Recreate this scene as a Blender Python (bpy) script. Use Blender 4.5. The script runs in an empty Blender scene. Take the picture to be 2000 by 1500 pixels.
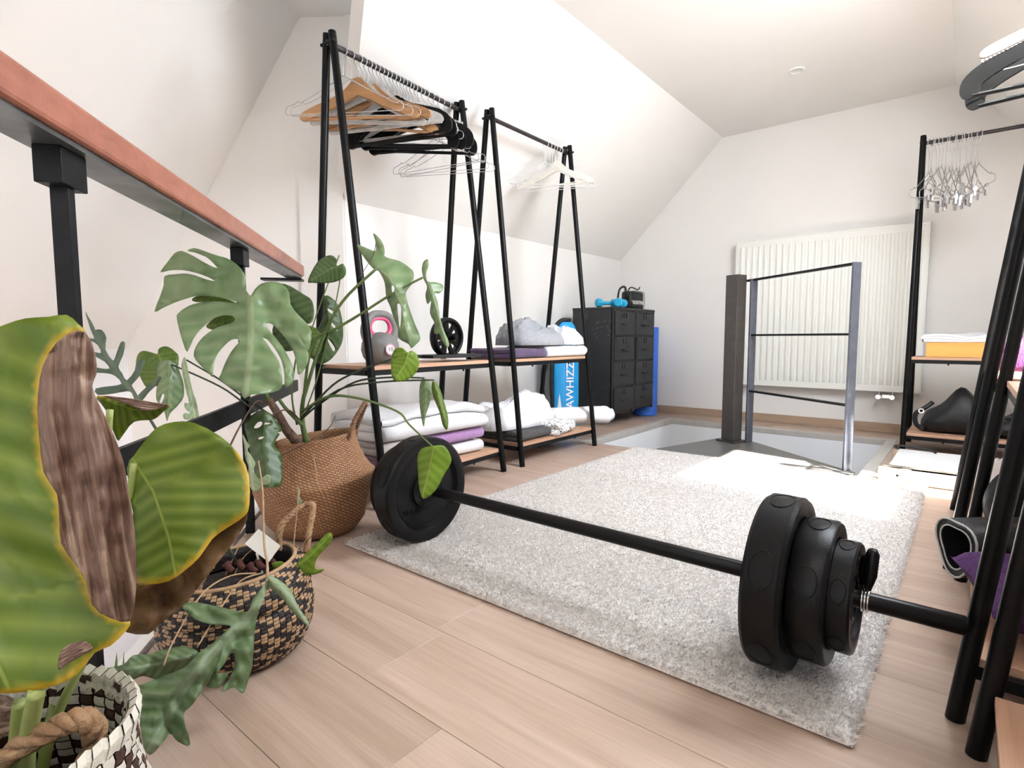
import bpy, bmesh, math, random
import numpy as np
from mathutils import Vector, Matrix, noise
from mathutils.geometry import delaunay_2d_cdt

scn = bpy.context.scene
COL = scn.collection
rnd = random.Random(7)
PI = math.pi

# ------------------------------------------------------------------ camera
FPX, CX, CY, HOR, VPX = 1088., 1000., 750., 660., 1895.
CAMH = 0.755
pit = math.atan((CY - HOR) / FPX)
az = math.atan2(VPX - CX, FPX / math.cos(pit))
F0 = np.array([-math.sin(az), math.cos(az), 0]); RV = np.array([math.cos(az), math.sin(az), 0]); Z0 = np.array([0, 0, 1.])
FV = F0 * math.cos(pit) - Z0 * math.sin(pit)
UV_ = Z0 * math.cos(pit) + F0 * math.sin(pit)
EYE = np.array([0, 0, CAMH])
def at(u, v, d):                       # photo position at a distance d (metres along the view axis)
    return EYE + d * (FV + RV * (u - CX) / FPX + UV_ * (CY - v) / FPX)
cam = bpy.data.cameras.new('camera'); cam.sensor_width = 36; cam.lens = FPX / 2000 * 36
cam.clip_start = 0.02; cam.clip_end = 60
camo = bpy.data.objects.new('camera', cam); COL.objects.link(camo)
camo.matrix_world = Matrix(((RV[0], UV_[0], -FV[0], 0), (RV[1], UV_[1], -FV[1], 0), (RV[2], UV_[2], -FV[2], CAMH), (0, 0, 0, 1)))
scn.camera = camo

# ------------------------------------------------------------------ light and exposure
scn.view_settings.view_transform = 'Standard'; scn.view_settings.look = 'None'
scn.view_settings.gamma = 1; scn.view_settings.use_curve_mapping = False
scn.view_settings.exposure = 0.47
cy = scn.cycles; cy.max_bounces = 6; cy.diffuse_bounces = 4; cy.glossy_bounces = 2; cy.transmission_bounces = 2; cy.transparent_max_bounces = 6
cy.caustics_reflective = False; cy.caustics_refractive = False; cy.use_adaptive_sampling = True; cy.adaptive_threshold = .10; cy.adaptive_min_samples = 14
world = bpy.data.worlds.new('world'); scn.world = world; world.use_nodes = True
wb = world.node_tree.nodes['Background']; wb.inputs[0].default_value = (.62, .78, 1, 1); wb.inputs[1].default_value = 1.5
def light(name, kind, energy, color, loc, direction, size=None, sizey=None, angle=None):
    l = bpy.data.lights.new(name, kind); l.energy = energy; l.color = color
    if kind == 'AREA':
        l.shape = 'RECTANGLE'; l.size = size; l.size_y = sizey
    if angle is not None: l.angle = angle
    o = bpy.data.objects.new(name, l); COL.objects.link(o); o.location = loc
    o.rotation_euler = Vector(direction).to_track_quat('-Z', 'Y').to_euler()
    return o
SUNK, SUNM = 0.45, 0.30                # sun runs towards -X and +Y as it drops
light('sun', 'SUN', 62, (1, .95, .87), (3, 0, 6), (-SUNK, SUNM, -1), angle=.012)
# daylight standing in the roof window, plus added fills at unseen end-wall windows
light('roof_window_daylight', 'AREA', 88, (.86, .925, 1), (.353, 2.57, 2.118), (-1, 0, -1), 1.05, 1.05)
light('added_end_fill', 'AREA', 6, (1, .95, .88), (.0, -1.42, 1.45), (-.25, 1, -.1), 1.3, 1.5)
light('added_stair_fill', 'AREA', 5, (.95, .96, 1), (-2.1, -1.42, 1.1), (-.2, 1, 0), .9, 1.1)

light('added_roof_fill', 'AREA', 13, (1, .97, .92), (.30, .10, 2.06), (-1, 0, -1), .75, .9)  # fill lamp added under the right slope to brighten the foreground

# ------------------------------------------------------------------ materials
def newmat(name):
    m = bpy.data.materials.new(name); m.use_nodes = True
    nt = m.node_tree; return m, nt, nt.nodes['Principled BSDF']
def N(nt, typ, **kw):
    n = nt.nodes.new(typ)
    for k, v in kw.items(): setattr(n, k, v)
    return n
def L(nt, a, b): nt.links.new(a, b)
def pmat(name, c1, c2=None, scale=8, rough=.6, metal=0, bump=0, bscale=None, stretch=(1, 1, 1), coat=0, detail=4, spec=None, sheen=0):
    m, nt, b = newmat(name)
    b.inputs['Roughness'].default_value = rough; b.inputs['Metallic'].default_value = metal
    b.inputs['Coat Weight'].default_value = coat
    if spec is not None: b.inputs['Specular IOR Level'].default_value = spec
    if sheen: b.inputs['Sheen Weight'].default_value = sheen; b.inputs['Sheen Roughness'].default_value = .6
    c2 = c2 or tuple(x * .9 for x in c1)
    tc = N(nt, 'ShaderNodeTexCoord'); mp = N(nt, 'ShaderNodeMapping'); mp.inputs['Scale'].default_value = stretch
    L(nt, tc.outputs['Object'], mp.inputs[0])
    nz = N(nt, 'ShaderNodeTexNoise'); nz.inputs['Scale'].default_value = scale; nz.inputs['Detail'].default_value = detail
    L(nt, mp.outputs[0], nz.inputs['Vector'])
    r = N(nt, 'ShaderNodeValToRGB'); r.color_ramp.elements[0].position = .3; r.color_ramp.elements[1].position = .7
    r.color_ramp.elements[0].color = (*c2, 1); r.color_ramp.elements[1].color = (*c1, 1)
    L(nt, nz.outputs['Fac'], r.inputs[0]); L(nt, r.outputs[0], b.inputs['Base Color'])
    if bump:
        n2 = N(nt, 'ShaderNodeTexNoise'); n2.inputs['Scale'].default_value = bscale or scale * 6; n2.inputs['Detail'].default_value = 3
        L(nt, mp.outputs[0], n2.inputs['Vector'])
        bp = N(nt, 'ShaderNodeBump'); bp.inputs['Strength'].default_value = bump; bp.inputs['Distance'].default_value = .01
        L(nt, n2.outputs['Fac'], bp.inputs['Height']); L(nt, bp.outputs[0], b.inputs['Normal'])
    return m
def woodmat(name, c1, c2, axis=0, rough=.45, sc=1.0, contrast=1.0, dark=None):
    """oak-like grain running along one axis; per-object tone shift"""
    m, nt, b = newmat(name); b.inputs['Roughness'].default_value = rough
    tc = N(nt, 'ShaderNodeTexCoord'); oi = N(nt, 'ShaderNodeObjectInfo')
    off = N(nt, 'ShaderNodeVectorMath', operation='SCALE'); off.inputs[0].default_value = (7.3, 11.1, 5.7); L(nt, oi.outputs['Random'], off.inputs['Scale'])
    add = N(nt, 'ShaderNodeVectorMath', operation='ADD'); L(nt, tc.outputs['Object'], add.inputs[0]); L(nt, off.outputs[0], add.inputs[1])
    mp = N(nt, 'ShaderNodeMapping'); s = [14 * sc, 14 * sc, 14 * sc]; s[axis] = 1.1 * sc; mp.inputs['Scale'].default_value = s
    L(nt, add.outputs[0], mp.inputs[0])
    n1 = N(nt, 'ShaderNodeTexNoise'); n1.inputs['Scale'].default_value = 1.0; n1.inputs['Detail'].default_value = 6; n1.inputs['Distortion'].default_value = 1.2
    L(nt, mp.outputs[0], n1.inputs['Vector'])
    mp2 = N(nt, 'ShaderNodeMapping'); s2 = [160 * sc] * 3; s2[axis] = 5 * sc; mp2.inputs['Scale'].default_value = s2; L(nt, add.outputs[0], mp2.inputs[0])
    n2 = N(nt, 'ShaderNodeTexNoise'); n2.inputs['Scale'].default_value = 1; n2.inputs['Detail'].default_value = 2; L(nt, mp2.outputs[0], n2.inputs['Vector'])
    mx = N(nt, 'ShaderNodeMath', operation='MULTIPLY_ADD'); mx.inputs[1].default_value = .35; L(nt, n2.outputs['Fac'], mx.inputs[0]); L(nt, n1.outputs['Fac'], mx.inputs[2])
    r = N(nt, 'ShaderNodeValToRGB'); r.color_ramp.elements[0].position = .45; r.color_ramp.elements[1].position = .92
    r.color_ramp.elements[0].color = (*c2, 1); r.color_ramp.elements[1].color = (*c1, 1)
    L(nt, mx.outputs[0], r.inputs[0])
    hs = N(nt, 'ShaderNodeHueSaturation'); L(nt, r.outputs[0], hs.inputs['Color'])
    vm = N(nt, 'ShaderNodeMapRange'); vm.inputs['To Min'].default_value = .92; vm.inputs['To Max'].default_value = 1.08; L(nt, oi.outputs['Random'], vm.inputs['Value'])
    L(nt, vm.outputs[0], hs.inputs['Value']); L(nt, hs.outputs[0], b.inputs['Base Color'])
    bp = N(nt, 'ShaderNodeBump'); bp.inputs['Strength'].default_value = .12; bp.inputs['Distance'].default_value = .004
    L(nt, n2.outputs['Fac'], bp.inputs['Height']); L(nt, bp.outputs[0], b.inputs['Normal'])
    return m
def leafmat(name, c, cd, vein, nv=9, slant=1.6, back=None, transl=.25, edge=None, rough=.4, midw=.03, bump=.25):
    m, nt, b = newmat(name); b.inputs['Roughness'].default_value = rough
    uv = N(nt, 'ShaderNodeUVMap'); sp = N(nt, 'ShaderNodeSeparateXYZ'); L(nt, uv.outputs[0], sp.inputs[0])
    ab = N(nt, 'ShaderNodeMath', operation='ABSOLUTE'); L(nt, sp.outputs['Y'], ab.inputs[0])
    k = N(nt, 'ShaderNodeMath', operation='MULTIPLY'); k.inputs[1].default_value = -slant; L(nt, ab.outputs[0], k.inputs[0])
    a = N(nt, 'ShaderNodeMath', operation='MULTIPLY_ADD'); a.inputs[1].default_value = nv; L(nt, sp.outputs['X'], a.inputs[0]); L(nt, k.outputs[0], a.inputs[2])
    pp = N(nt, 'ShaderNodeMath', operation='PINGPONG'); pp.inputs[1].default_value = .5; L(nt, a.outputs[0], pp.inputs[0])
    r1 = N(nt, 'ShaderNodeMapRange'); r1.inputs['From Min'].default_value = 0; r1.inputs['From Max'].default_value = .42; r1.inputs['To Min'].default_value = .55; r1.inputs['To Max'].default_value = 0
    L(nt, pp.outputs[0], r1.inputs['Value'])
    r2 = N(nt, 'ShaderNodeMapRange'); r2.inputs['From Min'].default_value = midw * .4; r2.inputs['From Max'].default_value = midw; r2.inputs['To Min'].default_value = 1; r2.inputs['To Max'].default_value = 0
    L(nt, ab.outputs[0], r2.inputs['Value'])
    mxv = N(nt, 'ShaderNodeMath', operation='MAXIMUM'); L(nt, r1.outputs[0], mxv.inputs[0]); L(nt, r2.outputs[0], mxv.inputs[1])
    tc = N(nt, 'ShaderNodeTexCoord'); nz = N(nt, 'ShaderNodeTexNoise'); nz.inputs['Scale'].default_value = 14; nz.inputs['Detail'].default_value = 4; L(nt, tc.outputs['Object'], nz.inputs['Vector'])
    base = N(nt, 'ShaderNodeMix', data_type='RGBA'); base.inputs['A'].default_value = (*cd, 1); base.inputs['B'].default_value = (*c, 1); L(nt, nz.outputs['Fac'], base.inputs['Factor'])
    vm = N(nt, 'ShaderNodeMix', data_type='RGBA'); L(nt, mxv.outputs[0], vm.inputs['Factor']); L(nt, base.outputs['Result'], vm.inputs['A']); vm.inputs['B'].default_value = (*vein, 1)
    col = vm.outputs['Result']
    if edge:
        at_ = N(nt, 'ShaderNodeAttribute', attribute_name='edge'); em = N(nt, 'ShaderNodeMix', data_type='RGBA')
        L(nt, at_.outputs['Fac'], em.inputs['Factor']); L(nt, col, em.inputs['A']); em.inputs['B'].default_value = (*edge, 1); col = em.outputs['Result']
    L(nt, col, b.inputs['Base Color'])
    bp = N(nt, 'ShaderNodeBump'); bp.inputs['Strength'].default_value = bump; bp.inputs['Distance'].default_value = .004; L(nt, r1.outputs[0], bp.inputs['Height']); L(nt, bp.outputs[0], b.inputs['Normal'])
    tr = N(nt, 'ShaderNodeBsdfTranslucent'); L(nt, col, tr.inputs[0])
    ms = N(nt, 'ShaderNodeMixShader'); ms.inputs[0].default_value = transl
    out = nt.nodes['Material Output']; L(nt, b.outputs[0], ms.inputs[1]); L(nt, tr.outputs[0], ms.inputs[2]); L(nt, ms.outputs[0], out.inputs[0])
    return m

M = {}
M['wall'] = pmat('wall_paint', (.81, .788, .755), (.80, .778, .745), 3, .9, detail=0)
M['white_wall'] = pmat('stairwell_paint', (.82, .82, .83), (.80, .80, .81), 3, .9, detail=0)
M['oak'] = woodmat('oak_floor', (.51, .385, .31), (.37, .265, .20), 0, .42)
M['subfloor'] = pmat('subfloor_dark', (.16, .11, .08), None, 20, .8)
M['skirting'] = woodmat('oak_skirting', (.42, .30, .21), (.33, .23, .16), 0, .5)
M['nosing'] = pmat('grey_nosing', (.50, .47, .43), (.44, .41, .38), 12, .45)
M['shelf'] = woodmat('shelf_oak', (.62, .38, .25), (.44, .25, .16), 0, .45, 1.3)
M['black'] = pmat('black_lacquer', (.005, .005, .005), (.003, .003, .003), 30, .36, spec=.18)
M['railm'] = pmat('dark_rail', (.035, .024, .026), (.02, .015, .016), 30, .4)
M['steel_black'] = pmat('black_steel', (.010, .010, .011), (.006, .006, .007), 40, .45, spec=.2)
M['steel_grey'] = pmat('grey_brown_steel', (.075, .066, .06), (.055, .048, .044), 18, .42, metal=.25)
M['steel_blue'] = pmat('blue_grey_steel', (.12, .13, .16), (.09, .10, .125), 25, .35, metal=.4)
M['raw_steel'] = pmat('raw_flat_steel', (.22, .23, .23), (.10, .11, .11), 9, .38, metal=.7)
M['landing'] = pmat('landing_plate', (.11, .105, .10), (.09, .085, .08), 10, .38)
M['handrail'] = woodmat('red_hardwood', (.45, .175, .115), (.33, .115, .072), 0, .38, 1.5)
M['rad'] = pmat('radiator_enamel', (.80, .80, .75), (.79, .79, .74), 4, .35)
M['chrome'] = pmat('chrome', (.8, .8, .8), None, 5, .12, metal=1)
M['wire'] = pmat('galvanised_wire', (.62, .61, .60), (.45, .44, .43), 50, .35, metal=.6)
M['wire_white'] = pmat('white_coated_wire', (.75, .74, .72), (.65, .64, .62), 50, .45)
M['hwood'] = woodmat('hanger_beech', (.50, .27, .12), (.36, .18, .075), 0, .4, 3)
M['cream'] = pmat('cream_lacquer', (.72, .68, .60), (.66, .62, .54), 20, .45)
M['hblack'] = pmat('black_plastic_hanger', (.005, .005, .005), None, 40, .38, spec=.2)
M['greyplastic'] = pmat('pale_grey_plastic', (.55, .54, .51), (.42, .41, .39), 30, .4)
M['cabinet'] = pmat('charcoal_enamel', (.020, .020, .021), (.014, .014, .015), 9, .45, bump=.03, bscale=70)
M['scratch'] = pmat('bare_metal_scratch', (.16, .16, .15), (.07, .07, .07), 60, .5)
M['bluefoam'] = pmat('blue_foam', (.055, .20, .80), (.045, .17, .72), 30, .6)
M['cyan'] = pmat('turquoise_vinyl', (.02, .38, .62), (.015, .32, .54), 20, .38)
M['bagblack'] = pmat('black_leatherette', (.008, .008, .009), (.005, .005, .006), 90, .45, bump=.25, bscale=260)
M['white_print'] = pmat('white_print', (.85, .85, .85), None, 10, .6)
M['bagblue'] = pmat('blue_nylon', (.02, .36, .75), (.015, .30, .66), 12, .45, bump=.2, bscale=30)
M['bagwhite'] = pmat('white_nylon', (.75, .78, .80), None, 12, .5)
M['towel_white'] = pmat('white_terry', (.80, .79, .80), (.72, .71, .73), 60, .95, bump=.5, bscale=420, sheen=.3)
M['towel_lilac'] = pmat('lilac_terry', (.46, .24, .50), (.36, .17, .41), 60, .95, bump=.6, bscale=420, sheen=.3)
M['towel_plum'] = pmat('plum_terry', (.20, .09, .19), (.13, .05, .125), 60, .95, bump=.6, bscale=420, sheen=.3)
M['towel_purple'] = pmat('purple_terry', (.085, .028, .13), (.045, .014, .075), 60, .95, bump=.6, bscale=420, sheen=.3)
M['towel_beige'] = pmat('beige_terry', (.50, .45, .41), (.40, .36, .33), 60, .95, bump=.5, bscale=420, sheen=.3)
M['sheet'] = pmat('white_cotton', (.80, .80, .82), (.76, .76, .79), 8, .85, bump=.2, bscale=35)
M['sweat'] = pmat('grey_marl_jersey', (.36, .37, .39), (.26, .27, .29), 130, .95, bump=.25, bscale=160)
M['sweat_light'] = pmat('pale_grey_jersey', (.66, .67, .70), (.58, .59, .62), 110, .95, bump=.25, bscale=160)
M['darkknit'] = pmat('dark_grey_knit', (.10, .095, .095), (.06, .055, .055), 90, .95, bump=.4, bscale=200)
M['fuchsia'] = pmat('pink_rubber', (.75, .10, .24), (.68, .08, .20), 20, .45)
M['kettle'] = pmat('grey_vinyl', (.20, .195, .185), (.165, .16, .152), 30, .55)
M['plate'] = pmat('black_plate_plastic', (.007, .0065, .0065), (.005, .0045, .0045), 60, .38, bump=.06, bscale=300, spec=.2)
M['bar'] = pmat('black_bar', (.005, .0045, .0045), None, 30, .34, spec=.2)
M['rug'] = pmat('rug_wool', (.86, .82, .79), (.70, .645, .60), 55, .98, bump=.7, bscale=260, stretch=(.8, 2.4, 1), sheen=.25)
M['rugback'] = pmat('rug_backing', (.30, .17, .13), None, 30, .9)
M['pvc'] = pmat('white_laminate', (.80, .80, .79), None, 6, .4)
M['peach'] = pmat('pale_beech_edge', (.66, .50, .38), (.60, .44, .33), 9, .5, stretch=(1, 8, 8))
M['orange'] = woodmat('honey_pine', (.85, .42, .10), (.72, .32, .07), 0, .5, 2)
M['seagrass'] = None
M['rope'] = pmat('twisted_seagrass', (.30, .16, .085), (.14, .065, .035), 45, .75, bump=.6, bscale=150, stretch=(1, 1, 1))
M['rope_pale'] = pmat('pale_twisted_leaf', (.42, .26, .14), (.26, .14, .07), 25, .7, bump=.5, bscale=110)
M['straw'] = pmat('natural_rush', (.46, .30, .17), (.34, .21, .11), 60, .7, bump=.3, bscale=200)
M['rushdark'] = pmat('dark_dyed_rush', (.022, .014, .014), (.012, .008, .009), 60, .6, bump=.3, bscale=200)
M['rushwhite'] = pmat('white_palm_strip', (.72, .69, .60), (.60, .57, .49), 40, .6, bump=.2, bscale=120)
M['rushbrown'] = pmat('brown_palm_strip', (.075, .03, .022), (.04, .016, .014), 40, .6, bump=.2, bscale=120)
M['soil'] = pmat('potting_soil', (.030, .018, .014), (.012, .008, .007), 90, .95, bump=.9, bscale=160)
M['stem'] = pmat('green_stem', (.13, .20, .055), (.085, .13, .035), 25, .5)
M['stem_dark'] = pmat('dark_stem', (.035, .055, .025), (.02, .03, .016), 25, .5)
M['stem_pale'] = pmat('pale_stem', (.38, .44, .15), (.28, .34, .10), 25, .45)
M['trunk'] = pmat('brown_stem', (.20, .12, .075), (.09, .05, .035), 40, .8, bump=.5, bscale=100)
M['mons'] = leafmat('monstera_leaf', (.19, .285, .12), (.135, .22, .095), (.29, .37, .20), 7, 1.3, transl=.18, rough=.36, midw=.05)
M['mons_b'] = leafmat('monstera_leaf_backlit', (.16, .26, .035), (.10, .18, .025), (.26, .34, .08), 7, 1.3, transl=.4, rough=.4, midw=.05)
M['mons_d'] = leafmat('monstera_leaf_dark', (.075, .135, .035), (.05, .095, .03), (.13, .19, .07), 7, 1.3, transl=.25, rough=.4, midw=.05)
M['young'] = leafmat('young_leaf', (.22, .36, .025), (.16, .28, .02), (.33, .45, .08), 6, 1.2, transl=.4, rough=.4, midw=.05)
M['fern'] = leafmat('blue_fern', (.13, .205, .075), (.085, .145, .05), (.24, .31, .18), 10, 2, transl=.25, rough=.5, midw=.12)
M['fern_pale'] = leafmat('pale_fern', (.36, .45, .27), (.26, .36, .19), (.48, .56, .38), 10, 2, transl=.3, rough=.5, midw=.12)
M['fern_grey'] = leafmat('grey_green_fern', (.10, .15, .10), (.075, .115, .075), (.14, .19, .13), 10, 2, transl=.2, rough=.5, midw=.12)
M['bigleaf'] = leafmat('striped_leaf', (.125, .195, .004), (.085, .15, .003), (.27, .345, .05), 9, 2.2, transl=.25, edge=(.75, .46, .03), rough=.45, midw=.02, bump=.08)
M['dry'] = None
M['dry_back'] = pmat('brown_leaf_margin', (.22, .12, .045), (.10, .05, .02), 14, .7, bump=.4, bscale=60, stretch=(.4, 1, 1))
M['glass'] = None
M['tag'] = pmat('plant_tag', (.62, .60, .55), (.56, .54, .49), 9, .6)
M['purple_fab'] = pmat('purple_plush', (.10, .025, .14), (.055, .013, .085), 70, .9, bump=.6, bscale=220)
M['maroon'] = pmat('maroon_card', (.20, .012, .035), None, 9, .5)
M['sky_pane'] = None

def seagrass():
    m, nt, b = newmat('seagrass_weave'); b.inputs['Roughness'].default_value = .75
    uv = N(nt, 'ShaderNodeUVMap'); mp = N(nt, 'ShaderNodeMapping'); mp.inputs['Scale'].default_value = (62, 48, 1); mp.inputs['Rotation'].default_value = (0, 0, .5)
    L(nt, uv.outputs[0], mp.inputs[0])
    br = N(nt, 'ShaderNodeTexBrick'); br.inputs['Scale'].default_value = 1; br.inputs['Color1'].default_value = (.47, .265, .135, 1); br.inputs['Color2'].default_value = (.36, .185, .09, 1); br.inputs['Mortar'].default_value = (.12, .05, .022, 1)
    br.inputs['Mortar Size'].default_value = .06; br.inputs['Brick Width'].default_value = .9; br.inputs['Row Height'].default_value = .45
    L(nt, mp.outputs[0], br.inputs['Vector'])
    nz = N(nt, 'ShaderNodeTexNoise'); nz.inputs['Scale'].default_value = 9; tc = N(nt, 'ShaderNodeTexCoord'); L(nt, tc.outputs['Object'], nz.inputs['Vector'])
    mx = N(nt, 'ShaderNodeMix', data_type='RGBA', blend_type='MULTIPLY'); mx.inputs['Factor'].default_value = .5; L(nt, br.outputs['Color'], mx.inputs['A'])
    rr = N(nt, 'ShaderNodeValToRGB'); rr.color_ramp.elements[0].color = (.6, .5, .45, 1); rr.color_ramp.elements[1].color = (1.1, 1.05, 1, 1); L(nt, nz.outputs['Fac'], rr.inputs[0]); L(nt, rr.outputs[0], mx.inputs['B'])
    L(nt, mx.outputs['Result'], b.inputs['Base Color'])
    bp = N(nt, 'ShaderNodeBump'); bp.inputs['Strength'].default_value = .8; bp.inputs['Distance'].default_value = .006; bp.invert = True
    L(nt, br.outputs['Fac'], bp.inputs['Height']); L(nt, bp.outputs[0], b.inputs['Normal'])
    return m
M['seagrass'] = seagrass()
def drymat():
    m, nt, b = newmat('dried_leaf_margin'); b.inputs['Roughness'].default_value = .5
    uv = N(nt, 'ShaderNodeUVMap'); mp = N(nt, 'ShaderNodeMapping'); mp.inputs['Scale'].default_value = (1.1, 2.8, 1); L(nt, uv.outputs[0], mp.inputs[0])
    nz = N(nt, 'ShaderNodeTexNoise'); nz.inputs['Scale'].default_value = 1.7; nz.inputs['Detail'].default_value = 3; nz.inputs['Distortion'].default_value = .9; L(nt, mp.outputs[0], nz.inputs['Vector'])
    r = N(nt, 'ShaderNodeValToRGB'); cr = r.color_ramp; cr.elements[0].position = .30; cr.elements[0].color = (.11, .058, .046, 1); cr.elements[1].position = .72; cr.elements[1].color = (.44, .32, .24, 1)
    e = cr.elements.new(.52); e.color = (.20, .115, .08, 1)
    L(nt, nz.outputs['Fac'], r.inputs[0]); L(nt, r.outputs[0], b.inputs['Base Color'])
    bp = N(nt, 'ShaderNodeBump'); bp.inputs['Strength'].default_value = .5; bp.inputs['Distance'].default_value = .01; L(nt, nz.outputs['Fac'], bp.inputs['Height']); L(nt, bp.outputs[0], b.inputs['Normal'])
    return m
M['dry'] = drymat()
def pilemat():
    m = pmat('rug_pile', (.82, .795, .775), (.66, .62, .585), 55, .98, stretch=(.8, 2.4, 1)); nt = m.node_tree; b = nt.nodes['Principled BSDF']
    tr = N(nt, 'ShaderNodeBsdfTranslucent'); ms = N(nt, 'ShaderNodeMixShader'); ms.inputs[0].default_value = .35
    L(nt, b.inputs['Base Color'].links[0].from_socket, tr.inputs[0]); L(nt, b.outputs[0], ms.inputs[1]); L(nt, tr.outputs[0], ms.inputs[2]); L(nt, ms.outputs[0], nt.nodes['Material Output'].inputs[0])
    return m
M['pile'] = pilemat()
M['taupe'] = pmat('taupe_plastic', (.24, .21, .19), (.19, .165, .15), 30, .5)
def panemat():
    m, nt, b = newmat('window_glass'); nt.nodes.remove(b)
    t = N(nt, 'ShaderNodeBsdfTransparent'); g = N(nt, 'ShaderNodeBsdfGlossy'); g.inputs['Roughness'].default_value = .02
    ms = N(nt, 'ShaderNodeMixShader'); ms.inputs[0].default_value = .05
    L(nt, t.outputs[0], ms.inputs[1]); L(nt, g.outputs[0], ms.inputs[2]); L(nt, ms.outputs[0], nt.nodes['Material Output'].inputs[0])
    return m
M['glass'] = panemat()
def patternmat():
    m, nt, b = newmat('black_white_print_cotton'); b.inputs['Roughness'].default_value = .9
    tc = N(nt, 'ShaderNodeTexCoord'); v = N(nt, 'ShaderNodeTexVoronoi', feature='DISTANCE_TO_EDGE'); v.inputs['Scale'].default_value = 38; L(nt, tc.outputs['Object'], v.inputs['Vector'])
    w = N(nt, 'ShaderNodeTexNoise'); w.inputs['Scale'].default_value = 30; L(nt, tc.outputs['Object'], w.inputs['Vector'])
    r = N(nt, 'ShaderNodeValToRGB'); r.color_ramp.elements[0].position = .03; r.color_ramp.elements[1].position = .09; r.color_ramp.elements[0].color = (.05, .05, .06, 1); r.color_ramp.elements[1].color = (.78, .77, .76, 1)
    L(nt, v.outputs['Distance'], r.inputs[0])
    r2 = N(nt, 'ShaderNodeValToRGB'); r2.color_ramp.elements[0].position = .52; r2.color_ramp.elements[1].position = .56; L(nt, w.outputs['Fac'], r2.inputs[0])
    mx = N(nt, 'ShaderNodeMix', data_type='RGBA'); L(nt, r2.outputs[0], mx.inputs['Factor']); L(nt, r.outputs[0], mx.inputs['A']); mx.inputs['B'].default_value = (.78, .77, .76, 1)
    L(nt, mx.outputs['Result'], b.inputs['Base Color']); return m
M['pattern'] = patternmat()

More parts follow.
